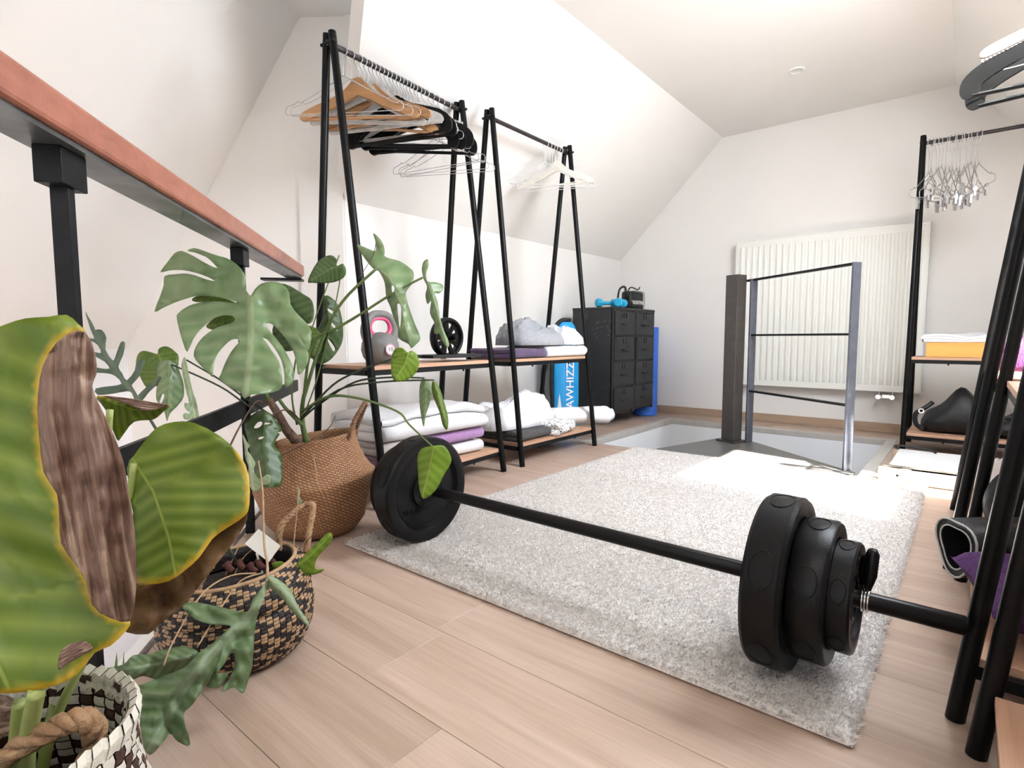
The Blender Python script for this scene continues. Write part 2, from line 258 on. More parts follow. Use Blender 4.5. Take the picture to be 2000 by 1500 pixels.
# ------------------------------------------------------------------ mesh helpers
class MB:
    def __init__(s): s.v = []; s.f = []; s.uv = {}; s.mi = []
    def add(s, vs, fs):
        o = len(s.v); s.v += [tuple(map(float, p)) for p in vs]; s.f += [tuple(i + o for i in f) for f in fs]; return o
    def box(s, a, b):
        x0, y0, z0 = a; x1, y1, z1 = b
        s.add([(x0, y0, z0), (x1, y0, z0), (x1, y1, z0), (x0, y1, z0), (x0, y0, z1), (x1, y0, z1), (x1, y1, z1), (x0, y1, z1)],
              [(0, 3, 2, 1), (4, 5, 6, 7), (0, 1, 5, 4), (1, 2, 6, 5), (2, 3, 7, 6), (3, 0, 4, 7)]); return s
    def beam(s, p, q, w, h, up=(0, 0, 1)):
        p = np.array(p, float); q = np.array(q, float); d = q - p; d /= np.linalg.norm(d)
        sd = np.cross(d, up); sd /= np.linalg.norm(sd); u = np.cross(sd, d)
        vs = [c + sd * a * w / 2 + u * b * h / 2 for c in (p, q) for a, b in ((-1, -1), (1, -1), (1, 1), (-1, 1))]
        s.add(vs, [(3, 2, 1, 0), (4, 5, 6, 7), (0, 1, 5, 4), (1, 2, 6, 5), (2, 3, 7, 6), (3, 0, 4, 7)]); return s
    def tube(s, pts, r, n=8, closed=False, caps=True):
        P = [np.array(p, float) for p in pts]; m = len(P)
        rs = r if hasattr(r, '__len__') else [r] * m
        T = []
        for i in range(m):
            a = P[(i - 1) % m] if (closed or i > 0) else P[i]; b = P[(i + 1) % m] if (closed or i < m - 1) else P[i]
            t = b - a; T.append(t / (np.linalg.norm(t) + 1e-12))
        ref = np.array([0, 0, 1.]) if abs(T[0][2]) < .9 else np.array([1., 0, 0])
        u = np.cross(T[0], ref); u /= np.linalg.norm(u)
        vs = []
        for i in range(m):
            u = u - T[i] * (u @ T[i]); u /= np.linalg.norm(u) + 1e-12; w = np.cross(T[i], u)
            for k in range(n):
                a = 2 * PI * k / n; vs.append(P[i] + rs[i] * (math.cos(a) * u + math.sin(a) * w))
        fs = []
        for i in range(m if closed else m - 1):
            j = (i + 1) % m
            for k in range(n):
                l = (k + 1) % n; fs.append((i * n + k, i * n + l, j * n + l, j * n + k))
        if caps and not closed:
            fs.append(tuple(range(n - 1, -1, -1))); fs.append(tuple((m - 1) * n + k for k in range(n)))
        s.add(vs, fs); return s
    def lathe(s, prof, n=32, c=(0, 0, 0), axis='z', closed=False):
        vs = []; fs = []; m = len(prof)
        for k in range(n):
            a = 2 * PI * k / n; ca, sa = math.cos(a), math.sin(a)
            for r, h in prof:
                p = {'z': (r * ca, r * sa, h), 'x': (h, r * ca, r * sa), 'y': (r * sa, h, r * ca)}[axis]
                vs.append((p[0] + c[0], p[1] + c[1], p[2] + c[2]))
        for k in range(n):
            l = (k + 1) % n
            for i in range(m if closed else m - 1):
                j = (i + 1) % m; fs.append((k * m + i, l * m + i, l * m + j, k * m + j))
        s.add(vs, fs); return s
    def prism(s, poly, h, origin=(0, 0, 0), ex=(1, 0, 0), ey=(0, 1, 0), both=True):
        o = np.array(origin, float); ex = np.array(ex, float); ey = np.array(ey, float); ez = np.cross(ex, ey); n = len(poly)
        a = [o + ex * x + ey * y for x, y in poly]; b = [p + ez * h for p in a]
        s.add(a + b, [tuple(range(n - 1, -1, -1)), tuple(range(n, 2 * n))] + [(i, (i + 1) % n, n + (i + 1) % n, n + i) for i in range(n)]); return s
    def obj(s, name, mat, parent=None, smooth=False, org=None, bevel=0, label=None, kind=None, auto=False):
        if org is not None: vs = [(x - org[0], y - org[1], z - org[2]) for x, y, z in s.v]
        else: vs = s.v
        me = bpy.data.meshes.new(name); me.from_pydata(vs, [], s.f)
        bm = bmesh.new(); bm.from_mesh(me); bmesh.ops.recalc_face_normals(bm, faces=bm.faces); bm.to_mesh(me); bm.free()
        if smooth:
            me.polygons.foreach_set('use_smooth', [True] * len(me.polygons))
            if auto: me.set_sharp_from_angle(angle=.7)
        me.materials.append(M[mat] if isinstance(mat, str) else mat)
        o = bpy.data.objects.new(name, me); COL.objects.link(o); o.parent = parent
        if bevel:
            b = o.modifiers.new('bevel', 'BEVEL'); b.width = bevel; b.segments = 2; b.limit_method = 'ANGLE'
        if label: o['label'] = label
        if kind: o['kind'] = kind
        return o
def tag(o, label, cat, group=None):
    o['label'] = label; o['category'] = cat
    if group: o['group'] = group
    return o
def thing(name, label, cat, loc=(0, 0, 0), rz=0, group=None):
    o = bpy.data.objects.new(name, None); COL.objects.link(o); o.location = loc; o.rotation_euler = (0, 0, rz); o.empty_display_size = .1
    return tag(o, label, cat, group)
def struct(o): o['kind'] = 'structure'; return o
def copy_tree(o, parent=None, loc=None, rot=None, label=None, group=None, scale=None):
    c = o.copy(); COL.objects.link(c); c.parent = parent
    if loc is not None: c.location = loc
    if rot is not None: c.rotation_euler = rot
    if scale is not None: c.scale = (scale,) * 3
    if label: c['label'] = label
    if group: c['group'] = group
    for ch in list(o.children): copy_tree(ch, c)
    return c
def text_mesh(txt, size, depth):
    cu = bpy.data.curves.new('lettering', 'FONT'); cu.body = txt; cu.size = size; cu.extrude = depth; cu.align_x = 'CENTER'; cu.align_y = 'CENTER'; cu.offset = size * .012
    o = bpy.data.objects.new('lettering', cu); me = bpy.data.meshes.new_from_object(o); bpy.data.objects.remove(o); bpy.data.curves.remove(cu); return me
def lettering(txt, size, mat, parent, mtx, sx=1.0):
    me = text_mesh(txt, size, .0006); me.transform(mtx @ Matrix.Diagonal((sx, 1, 1, 1))); me.materials.clear(); me.materials.append(M[mat])
    o = bpy.data.objects.new('lettering', me); COL.objects.link(o); o.parent = parent; return o
def basis(ex, ey, loc):
    ex = Vector(ex).normalized(); ey = Vector(ey).normalized(); ez = ex.cross(ey)
    return Matrix(((ex.x, ey.x, ez.x, loc[0]), (ex.y, ey.y, ez.y, loc[1]), (ex.z, ey.z, ez.z, loc[2]), (0, 0, 0, 1)))
def crom(pts, k=4, closed=False):
    P = [np.array(p, float) for p in pts]; n = len(P); out = []
    for i in range(n if closed else n - 1):
        if closed: a, b, c, d = P[(i - 1) % n], P[i], P[(i + 1) % n], P[(i + 2) % n]
        else: a, b, c, d = P[max(i - 1, 0)], P[i], P[i + 1], P[min(i + 2, n - 1)]
        for j in range(k):
            t = j / k; out.append(.5 * (2 * b + (c - a) * t + (2 * a - 5 * b + 4 * c - d) * t * t + (3 * b - a - 3 * c + d) * t ** 3))
    if not closed: out.append(P[-1])
    return out

# ------------------------------------------------------------------ the room
XL, XR, YF, YB = -2.885, .855, 5.32, -1.5
ZC, ZK = 2.59, 1.56
TH = .12
K = np.array([XL, 1.97]); W2 = np.array([-.8, -.6]); N2 = np.array([.6, -.8])
def SD(s, d, z): p = K + W2 * s + N2 * d; return (p[0], p[1], z)
def slab(name, pts, mat='wall', t=TH, flip=False):
    """a wall/ceiling panel: polygon (inner face) thickened outwards"""
    P = [np.array(p, float) for p in pts]; n = np.cross(P[1] - P[0], P[2] - P[0]); n /= np.linalg.norm(n)
    if n @ (np.array([-1., 2., 1.]) - P[0]) > 0: n = -n
    b = MB(); m = len(P); b.add(P + [p + n * t for p in P], [tuple(range(m)), tuple(range(2 * m - 1, m - 1, -1))] + [(i, (i + 1) % m, m + (i + 1) % m, m + i) for i in range(m)])
    return struct(b.obj(name, mat))
ZB = -2.4
# far wall
slab('wall_far', [(XL - .1, YF, ZB), (XR + .2, YF, ZB), (XR + .2, YF, 2.75), (XL - .1, YF, 2.75)], flip=True)
# left knee wall and slope
slab('wall_left', [(XL, 1.97, ZB), (XL, YF + .1, ZB), (XL, YF + .1, ZK), (XL, 1.97, ZK)])
hip = (-1.855, 1.451, ZC)
slab('ceiling_slope_left', [(XL, 1.97, ZK), (XL, YF + .1, ZK), (-1.855, YF + .1, ZC), hip])
# wall turned towards the stairs, its slope, and the stair-side slope with its low wall
slab('wall_stair_end', [SD(1.5, 0, ZB), SD(0, 0, ZB), SD(0, 0, ZK), SD(-.22, 0, ZC + .05), SD(1.5, 0, ZC + .05)])
rib = MB()
pr_ = [SD(.01, 0, ZB), SD(.285, 0, ZB), SD(.265, 0, 1.95), SD(-.02, 0, ZC), SD(-.16, 0, ZC), SD(.01, 0, ZK)]
nn = np.array([N2[0], N2[1], 0]) * .014
rib.add([np.array(p) for p in pr_] + [np.array(p) + nn for p in pr_], [tuple(range(6)), tuple(range(11, 5, -1))] + [(i, (i + 1) % 6, 6 + (i + 1) % 6, 6 + i) for i in range(6)])
struct(rib.obj('trim_1', 'wall'))
slab('ceiling_slope_stairs', [SD(1.37, -.15, .69), SD(1.37, 5.2, .69), SD(.239, 5.2, ZC), SD(.239, -.15, ZC)], flip=True)
slab('wall_stairs', [SD(1.37, -.1, ZB), SD(1.37, 5.2, ZB), SD(1.37, 5.2, .69), SD(1.37, -.1, .69)], mat='white_wall', flip=True)
# ceiling
slab('ceiling', [(-4.2, YF + .1, ZC), (-.175, YF + .1, ZC), (-.175, YB - .1, ZC), (-4.2, YB - .1, ZC)])
# right knee wall and right slope with the roof window
slab('wall_right', [(XR, YB, -.3), (XR, YF, -.3), (XR, YF, ZK), (XR, YB, ZK)], flip=True)
WX0, WX1, WY0, WY1 = -.13, .78, 2.02, 3.12
def rs(x): return ZC - (x + .175)
def rq(x0, x1, y0, y1): return [(x0, y0, rs(x0)), (x1, y0, rs(x1)), (x1, y1, rs(x1)), (x0, y1, rs(x0))]
sl = MB()
for x0, x1, y0, y1 in ((-.175, WX0, WY0, WY1), (WX1, XR, WY0, WY1), (-.175, XR, YB - .1, WY0), (-.175, XR, WY1, YF + .1)):
    P = [np.array(p) for p in rq(x0, x1, y0, y1)]; n_ = np.array([.7071, 0, .7071]) * TH
    sl.add(P + [p + n_ for p in P], [(0, 1, 2, 3), (7, 6, 5, 4)] + [(i, (i + 1) % 4, 4 + (i + 1) % 4, 4 + i) for i in range(4)])
struct(sl.obj('ceiling_slope_right', 'wall'))
def frame4(b, x0, x1, y0, y1, w, h):
    """frame in the plane of the right slope"""
    n_ = np.array([.7071, 0, .7071]) * h; off = np.array([.7071, 0, .7071]) * .06
    for a0, a1, c0, c1 in ((x0, x1, y0, y0 + w), (x0, x1, y1 - w, y1), (x0, x0 + w * .7, y0 + w, y1 - w), (x1 - w * .7, x1, y0 + w, y1 - w)):
        P = [np.array(p) + off for p in rq(a0, a1, c0, c1)]
        b.add(P + [p + n_ for p in P], [(0, 1, 2, 3), (7, 6, 5, 4)] + [(i, (i + 1) % 4, 4 + (i + 1) % 4, 4 + i) for i in range(4)])
w1 = MB(); frame4(w1, WX0, WX1, WY0, WY1, .05, .05); w1o = struct(w1.obj('window_1', 'rad'))
pn = MB(); P = [np.array(p) + np.array([.7071, 0, .7071]) * .085 for p in rq(WX0 + .03, WX1 - .03, WY0 + .04, WY1 - .04)]; pn.add(P, [(0, 1, 2, 3)]); pn.obj('pane', 'glass', w1o)
# unseen roof window added for foreground fill, blind drawn, nearer the viewer
wb_ = MB()
nv = np.array([-.7071, 0, -.7071])
def onslope(b, x0, x1, y0, y1, d0, d1):
    P = [np.array(p) + nv * d0 for p in rq(x0, x1, y0, y1)]; b.add(P + [p + nv * (d1 - d0) for p in P], [(0, 1, 2, 3), (7, 6, 5, 4)] + [(i, (i + 1) % 4, 4 + (i + 1) % 4, 4 + i) for i in range(4)])
for q in ((-.02, .04, -.42, .62), (.62, .68, -.42, .62), (.04, .62, -.42, -.36), (.04, .62, .56, .62)): onslope(wb_, *q, .0, .03)
w4 = struct(wb_.obj('window_4', 'rad')); wb2 = MB(); onslope(wb2, .04, .62, -.36, .56, .002, .008); wb2.obj('blind', 'pvc', w4)
# end wall behind the viewer, with two unseen windows added for fill light
b = MB()
holes = ((-2.6, -1.6, .5, 1.7), (-.7, .7, .65, 2.25))
xs = [-5.2, -2.6, -1.6, -.7, .7, 1.1]
for i in range(5):
    x0, x1 = xs[i], xs[i + 1]; h = [q for q in holes if q[0] == x0]
    if h: b.box((x0, YB - TH, ZB), (x1, YB, h[0][2])); b.box((x0, YB - TH, h[0][3]), (x1, YB, 2.8))
    else: b.box((x0, YB - TH, ZB), (x1, YB, 2.8))
struct(b.obj('wall_back', 'wall'))
for k, (x0, x1, z0, z1) in enumerate(holes):
    f = MB()
    for a, c in (((x0, z0), (x1, z0 + .05)), ((x0, z1 - .05), (x1, z1)), ((x0, z0 + .05), (x0 + .05, z1 - .05)), ((x1 - .05, z0 + .05), (x1, z1 - .05)), (((x0 + x1) / 2 - .025, z0 + .05), ((x0 + x1) / 2 + .025, z1 - .05))):
        f.box((a[0], YB - .09, a[1]), (c[0], YB - .03, c[1]))
    fo = struct(f.obj('window_%d' % (k + 2), 'rad'))
    g = MB(); g.add([(x0, YB - .06, z0), (x1, YB - .06, z0), (x1, YB - .06, z1), (x0, YB - .06, z1)], [(0, 1, 2, 3)]); g.obj('pane', 'glass', fo)

# floor: oak planks, each one a piece, cut back at the stair opening and along the railing
HX0, HX1, HY0, HY1 = -2.10, -.44, 3.454, 4.90
P1 = np.array([-1.275, .281]); RD = np.array([-.769, .640]); RN = np.array([.640, .769])   # railing foot line
flo = MB(); SF = -.05
for x0, x1, y0, y1 in ((XL, HX0 - .01, HY0, HY1), (HX1 + .01, XR, HY0, HY1), (XL, XR, HY1 + .01, YF)):
    flo.box((x0, y0, SF - .15), (x1, y1, -.016))
pa = P1 - RN * .02 + RD * 2.35; pb = P1 - RN * .02 - RD * 2.6
flo.prism([(pa[0], pa[1]), (pb[0], pb[1]), (XR, pb[1]), (XR, HY0 - .01), (XL, HY0 - .01), (XL, pa[1] + .25)], .184, (0, 0, SF - .15))
floor = struct(flo.obj('floor', 'subfloor'))
PW = .25; GAP = .0005
def plank(x0, x1, y0, y1):
    bm = bmesh.new()
    bmesh.ops.create_cube(bm, size=1)
    for v in bm.verts:
        v.co.x = x0 + GAP if v.co.x < 0 else x1 - GAP; v.co.y = y0 + GAP if v.co.y < 0 else y1 - GAP; v.co.z = -.016 if v.co.z < 0 else 0
    dmin = min((np.array([x, y]) - P1) @ RN for x in (x0, x1) for y in (y0, y1))
    if dmin < -.02:
        c = P1 - RN * .02
        g = bm.verts[:] + bm.edges[:] + bm.faces[:]
        r = bmesh.ops.bisect_plane(bm, geom=g, plane_co=(c[0], c[1], 0), plane_no=(RN[0], RN[1], 0), clear_inner=True)
        ed = [e for e in bm.edges if e.is_boundary]
        if ed: bmesh.ops.holes_fill(bm, edges=ed)
    if len(bm.faces) < 4: bm.free(); return
    te = [e for e in bm.edges if all(v.co.z > -.001 for v in e.verts)]
    bmesh.ops.bevel(bm, geom=te, offset=.0007, segments=1, affect='EDGES')
    me = bpy.data.meshes.new('plank'); bm.to_mesh(me); bm.free(); me.materials.append(M['oak'])
    o = bpy.data.objects.new('plank', me); COL.objects.link(o); o.parent = floor
rp = random.Random(3)
i = -8
while True:
    y0 = .454 + PW * i; y1 = min(y0 + PW, YF); i += 1
    if y0 >= YF - .02: break
    j = -.754 if abs(y0 - .454) < .01 else XL + rp.uniform(.2, 1.35)
    cuts = [XL, XR]; c = j
    while c < XR: cuts.append(c); c += 1.38
    c = j - 1.38
    while c > XL: cuts.append(c); c -= 1.38
    cuts = sorted(set(round(c, 4) for c in cuts)); cuts = [cuts[0]] + [c for c in cuts[1:-1] if cuts[0] + .06 < c < cuts[-1] - .06] + [cuts[-1]]
    for x0, x1 in zip(cuts, cuts[1:]):
        if y1 <= HY0 + .005 or y0 >= HY1 - .005: plank(x0, x1, y0, y1); continue
        if x0 < HX0 - .065: plank(x0, min(x1, HX0 - .065), y0, y1 if y1 < HY1 else y1)
        if x1 > HX1 + .065: plank(max(x0, HX1 + .065), x1, y0, y1)
        if y1 > HY1 + .005 and min(x1, HX1 + .065) > max(x0, HX0 - .065): plank(max(x0, HX0 - .065), min(x1, HX1 + .065), HY1 + .065, y1)
# nosing round the stair opening
nb = MB(); e = .065
nb.box((HX0 - e, HY0, -.04), (HX0, HY1, .004)); nb.box((HX1, HY0, -.04), (HX1 + e, HY1, .004)); nb.box((HX0 - e, HY1, -.04), (HX1 + e, HY1 + e, .004))
struct(nb.obj('trim_2', 'nosing', bevel=.003))
# shaft below the opening
sh = MB()
sh.box((HX0 - .05, HY0 - .05, ZB), (HX0 - .002, HY1 + .05, -.04)); sh.box((HX1 + .002, HY0 - .05, ZB), (HX1 + .05, HY1 + .05, -.04))
sh.box((HX0 - .05, HY1 + .002, ZB), (HX1 + .05, HY1 + .05, -.04)); sh.box((HX0 - .05, HY0 - .05, ZB), (HX1 + .05, HY0 - .002, -.21))
struct(sh.obj('wall_shaft', 'white_wall'))
lf = MB(); lf.box((-5.2, YB, ZB - .05), (XR, YF, ZB)); struct(lf.obj('floor_lower', 'oak'))
# fascia under the railing side of the floor
fb = MB(); q = P1 - RN * .045; fb.beam((*(q + RD * 2.0), -.15), (*(q - RD * 2.6), -.15), .03, .32); struct(fb.obj('trim_3', 'white_wall'))
# skirting
sk = MB(); sk.box((HX0 - .62, YF - .016, 0), (XR, YF - .001, .075)); struct(sk.obj('baseboard_far', 'skirting', bevel=.003))
sk = MB(); sk.box((XL + .001, 2.2, 0), (XL + .016, YF - .02, .075)); struct(sk.obj('baseboard_left', M['skirting'], bevel=.003))
# landing plate of the spiral stair
lp = MB(); lp.prism([(-1.64, HY0 - .004), (-.46, HY0 - .004), (-.46, 3.60), (-1.18, 4.215), (-1.43, 4.20), (-1.60, 3.60)], .012, (0, 0, -.010))
landing = lp.obj('landing_plate', 'landing', bevel=.002); tag(landing, 'dark grey steel landing plate at the top of the stairs, under the gate', 'landing')
# spiral step edge seen below
st = thing('spiral_stair', 'dark steel stair treads going down in the floor opening', 'stairs', (-1.3, 4.1, ZB))
pb_ = MB(); pb_.tube([(0, 0, 0), (0, 0, 2.385)], .05, 16); pb_.obj('column', 'steel_grey', st, smooth=True, auto=True)
for k in range(6):
    a = math.radians(150 - 32 * k); tb = MB(); h = 2.12 - .2 * k; b2 = a + math.radians(34)
    tb.prism([(.03 * math.cos(a), .03 * math.sin(a)), (.66 * math.cos(a), .66 * math.sin(a)), (.66 * math.cos(b2), .66 * math.sin(b2)), (.03 * math.cos(b2), .03 * math.sin(b2))], .03, (0, 0, h)); tb.obj('tread', 'landing', st)

# ceiling spot
sp = thing('ceiling_spotlight', 'small round recessed spotlight in the white ceiling', 'spotlight', (-1.02, 4.33, ZC))
b = MB(); b.lathe([(.034, -.002), (.036, -.010), (.052, -.006), (.055, -.0005)], 40); b.obj('trim_ring', 'rad', sp, smooth=True)
b = MB(); b.lathe([(.0005, -.0035), (.02, -.0045), (.0335, -.003)], 32); b.obj('lens', 'pvc', sp, smooth=True)

# radiator
RX0, RX1, RZ0, RZ1 = -1.665, -.275, .335, 1.605
ra = thing('panel_radiator', 'tall white ribbed panel radiator on the far wall', 'radiator', ((RX0 + RX1) / 2, YF - .06, RZ0))
def O(o): return tuple(o.location)
b = MB(); b.box((RX0, YF - .105, RZ0), (RX1, YF - .10, RZ1)); b.box((RX0 + .02, YF - .10, RZ0 + .02), (RX1 - .02, YF - .05, RZ1 - .01)); b.obj('panel', 'rad', ra, org=O(ra))
nf = 27; pw = (RX1 - RX0 - .05) / nf
fm = None
for k in range(nf):
    xc = RX0 + .025 + pw * (k + .5)
    if fm is None:
        w = pw * .33; prof = [(-w, 0), (-w * .62, -.011), (w * .62, -.011), (w, 0)]
        vs = []; zz = [(RZ0 + .05 - RZ0, .0), (RZ0 + .08 - RZ0, 1), (RZ1 - .08 - RZ0, 1), (RZ1 - .05 - RZ0, 0)]
        for z, s_ in zz: vs += [(x, y * s_, z) for x, y in prof]
        fs = [(r_ * 4 + i_, r_ * 4 + i_ + 1, r_ * 4 + 5 + i_, r_ * 4 + 4 + i_) for r_ in range(3) for i_ in range(3)]
        mb = MB(); mb.add(vs, fs); fo = mb.obj('rib', 'rad', ra, smooth=True); fm = fo.data
    else:
        fo = bpy.data.objects.new('rib', fm); COL.objects.link(fo); fo.parent = ra
    fo.location = (xc - ra.location.x, YF - .1052 - ra.location.y, 0)
b = MB(); b.box((RX0 - .006, YF - .108, RZ1), (RX1 + .006, YF - .012, RZ1 + .012)); b.obj('top_cover', 'rad', ra, org=O(ra), bevel=.003)
for x in (RX0 - .006, RX1 + .001):
    b = MB(); b.box((x, YF - .106, RZ0), (x + .005, YF - .012, RZ1 - .0005)); b.obj('side_panel', 'rad', ra, org=O(ra))
for x in (RX0 + .25, RX1 - .25):
    b = MB(); b.box((x - .02, YF - .05, RZ0 + .1), (x + .02, YF - .001, RZ0 + .16)); b.box((x - .02, YF - .05, RZ1 - .2), (x + .02, YF - .001, RZ1 - .14)); b.obj('bracket', 'rad', ra, org=O(ra))
vb = MB(); vb.box((-.52, YF - .085, RZ0 - .055), (-.46, YF - .055, RZ0 - .025)); vo = vb.obj('valve_block', 'chrome', ra, org=O(ra), bevel=.004)
for x in (-.535, -.445):
    c = MB(); c.lathe([(.0005, -.14), (.018, -.14), (.020, -.13), (.020, -.10), (.012, -.09), (.012, -.05)], 20, (x, YF, RZ0 - .04), 'y'); c.tube([(x, YF - .07, RZ0 - .03), (x, YF - .07, RZ0 + .002)], .009, 10); c.obj('valve_cap', 'chrome', vo, smooth=True, org=O(ra), auto=True)

# ------------------------------------------------------------------ railing by the plants
rl = thing('stair_railing', 'black steel railing with a red-brown wooden handrail on the left', 'railing', (P1[0], P1[1], 0))
org = O(rl)
def RP(t, z, off=0): p = P1 + RD * t + RN * off; return (p[0], p[1], z)
RT0, RT1 = -1.6, 2.17
b = MB(); b.beam(RP(RT0, 1.128), RP(RT1, 1.128), .105, .062); hr = b.obj('handrail', None or M['handrail'], rl, org=org, bevel=.008)
b = MB(); b.beam(RP(RT0, 1.092), RP(RT1, 1.092), .078, .010); b.obj('flat_bar', 'raw_steel', rl, org=org)
for t in (-1.0, 0.0, 1.108):
    b = MB(); b.beam(RP(t, -.3), RP(t, 1.03), .030, .022, up=(RD[0], RD[1], 0)); po = b.obj('post', 'steel_black', rl, org=org, bevel=.002)
    b = MB(); b.beam(RP(t - .04, 1.055), RP(t + .04, 1.055), .045, .064); b.obj('bracket', 'steel_black', po, org=org, bevel=.002)
b = MB(); b.beam(RP(RT0, .49), RP(RT1 - .03, .49), .014, .062); b.obj('middle_rail', 'steel_black', rl, org=org)
b = MB(); b.beam(RP(RT1 - .04, 1.075, -.16), RP(RT1 - .04, 1.075, .05), .09, .012); b.obj('wall_plate', 'steel_black', rl, org=org)

# ------------------------------------------------------------------ stair gate and its post
gp = thing('gate_post', 'thick square dark brown steel post beside the stair gate', 'post', (-1.315, 4.135, .002))
def rotbox(b, c, half, ang, z0, z1):
    ca, sa = math.cos(ang), math.sin(ang); pts = [(sx * half[0], sy * half[1]) for sx, sy in ((-1, -1), (1, -1), (1, 1), (-1, 1))]
    pts = [(c[0] + x * ca - y * sa, c[1] + x * sa + y * ca) for x, y in pts]; b.prism(pts, z1 - z0, (0, 0, z0)); return b
ga = math.atan2(3.62 - 4.18, -.5 + 1.2)
b = MB(); rotbox(b, (0, 0), (.05, .05), ga + .35, .012, 1.20); b.obj('shaft', 'steel_grey', gp, bevel=.004)
b = MB(); rotbox(b, (0, 0), (.075, .075), ga + .35, 0, .012); b.obj('base_plate', 'steel_grey', gp, bevel=.002)
GL = np.array([-1.205, 4.175]); GR = np.array([-.505, 3.618]); gd = (GR - GL) / np.linalg.norm(GR - GL)
gt = thing('stair_gate', 'slim blue-grey steel gate in front of the radiator', 'gate', (GL[0], GL[1], 0))
org = O(gt)
def G(p, z): return (p[0], p[1], z)
for p in (GL, GR):
    b = MB(); b.beam(G(p, .004), G(p, 1.172), .014, .052, up=(gd[1] * -1, gd[0], 0)) if False else b.beam(G(p, .004), G(p, 1.172), .052, .014, up=(gd[0], gd[1], 0)); b.obj('stile', 'steel_blue', gt, org=org, bevel=.0015)
b = MB(); b.beam(G(GL - gd * .085, 1.165), G(GR, 1.165), .030, .013); b.obj('rail', 'steel_black', gt, org=org)
for z in (.775, .375):
    b = MB(); b.beam(G(GL, z), G(GR, z), .030, .013); b.obj('rail', 'steel_black', gt, org=org)

# ------------------------------------------------------------------ clothes racks
RKH, RKD, RKW = 2.09, .25, .41
def leg_y(z): return RKD - (RKD - .018) * z / RKH
def make_rack(label, ap=0.):
    t = thing('clothes_rack', label, 'clothes rack', group='black A-frame clothes racks')
    for sx in (-1, 1):
        for sy in (-1, 1):
            b = MB(); b.tube([(sx * RKW, sy * RKD, 0), (sx * RKW, ap + sy * .018, RKH)], .0165, 14); b.obj('leg', 'black', t, smooth=True, auto=True)
        b = MB(); b.tube([(sx * (RKW + .01), ap - .045, 2.045), (sx * (RKW + .01), ap + .045, 2.045)], .007, 8); b.obj('bolt', 'steel_black', t, smooth=True, auto=True)
    b = MB(); b.tube([(-RKW - .012, ap, 2.045), (RKW + .012, ap, 2.045)], .0125, 12); b.obj('hanging_rail', 'railm', t, smooth=True, auto=True)
    for z in (.63, .13):
        y = leg_y(z) - .004; o_ = ap * z / RKH
        b = MB(); b.box((-RKW + .016, o_ - y, z - .018), (RKW - .016, o_ + y, z)); sb = b.obj('shelf_board', 'shelf', t, bevel=.002)
        b = MB()
        for s_ in (-1, 1):
            b.box((-RKW + .012, o_ + s_ * (y - .012) - .010, z - .042), (RKW - .012, o_ + s_ * (y - .012) + .010, z - .0185))
            b.box((s_ * (RKW - .004) - .010, o_ - y + .02, z - .042), (s_ * (RKW - .004) + .010, o_ + y - .02, z - .0185))
        b.obj('shelf_frame', 'steel_black', t)
        for sx in (-.2, .2):
            b = MB(); b.tube([(sx, o_ - y + .012, z - .052), (sx, o_ - y + .012, z - .042)], .005, 8); b.obj('screw', 'steel_black', sb)
    return t
YA, YBk, LX = 1.94, 2.945, -2.25
rk1 = make_rack('black rack on the left holding wooden and black hangers and a kettlebell', .058)
rk1.location = (-2.222, 1.917, 0); rk1.rotation_euler = (0, 0, PI / 2 + .078); rk1.scale = (1.07, 1, 1)      # the near one stands a little askew
rk = make_rack('black rack on the left beside the filing cabinets, holding grey sweaters')
rk.location = (LX, YBk, 0); rk.rotation_euler = (0, 0, PI / 2)
RXc = .235
RKS = {'a': 2.685, 'b': 1.78, 'd': .86}
copy_tree(rk, None, (.235, RKS['a'], 0), (0, 0, -PI / 2), 'black rack on the right behind the one with the purple cushion')
copy_tree(rk, None, (.266, RKS['b'], 0), (0, 0, -PI / 2), 'black rack on the right touching the barbell end, purple cushion on its low shelf')
copy_tree(rk, None, (.298, RKS['d'], 0), (0, 0, -PI / 2), 'nearest black rack at the lower right corner')
R3 = (.10, 4.70)
copy_tree(rk, None, (R3[0], R3[1], 0), (0, 0, 0), 'black rack by the radiator holding small wire hangers and a black bag')
RAILZ = 2.045
def rail1(y): return -2.280 - .078 * (y - 1.912)

# ------------------------------------------------------------------ hangers (built hanging at the origin: rail axis along y, arms along x)
def hook_pts(drop, r=.017, lean=1):
    P = []
    for k in range(11):
        a = math.radians(-50 + 230 * k / 10); P.append((lean * r * math.cos(a), 0, r * math.sin(a) - .003))
    P = P[::1]
    P += [(-lean * r * .95, 0, -.018), (-lean * r * .3, 0, -.036), (0, 0, -.05), (0, 0, -drop)]
    return P
def wire_hanger(name, w, d1, d2, mat, r=.0016, clips=False, notch=True):
    t = thing(name, name, 'hanger')
    b = MB(); b.tube(crom(hook_pts(d1 + .004), 3), r, 6); b.obj('hook', mat, t, smooth=True)
    b = MB()
    arm = lambda s: [(0, 0, -d1), (s * w * .30, 0, -d1 - (d2 - d1) * .30), (s * w * .72, 0, -d1 - (d2 - d1) * .66), (s * w * .78, 0, -d1 - (d2 - d1) * .62), (s * w * .84, 0, -d1 - (d2 - d1) * .70), (s * w * .97, 0, -d2 + .03), (s * w, 0, -d2 + .012), (s * w * .97, 0, -d2)]
    pts = [p for p in crom(arm(1), 3)] + [p for p in crom(arm(-1), 3)][::-1]
    b.tube(pts, r, 6, closed=True); b.obj('frame', mat, t, smooth=True)
    if clips:
        for s in (-.55, .6):
            b = MB(); b.box((s * w - .011, -.004, -d2 - .045), (s * w + .011, .004, -d2 + .006)); b.box((s * w - .006, -.008, -d2 - .02), (s * w + .006, .008, -d2 - .008)); b.obj('clip', 'wire', t)
    return t
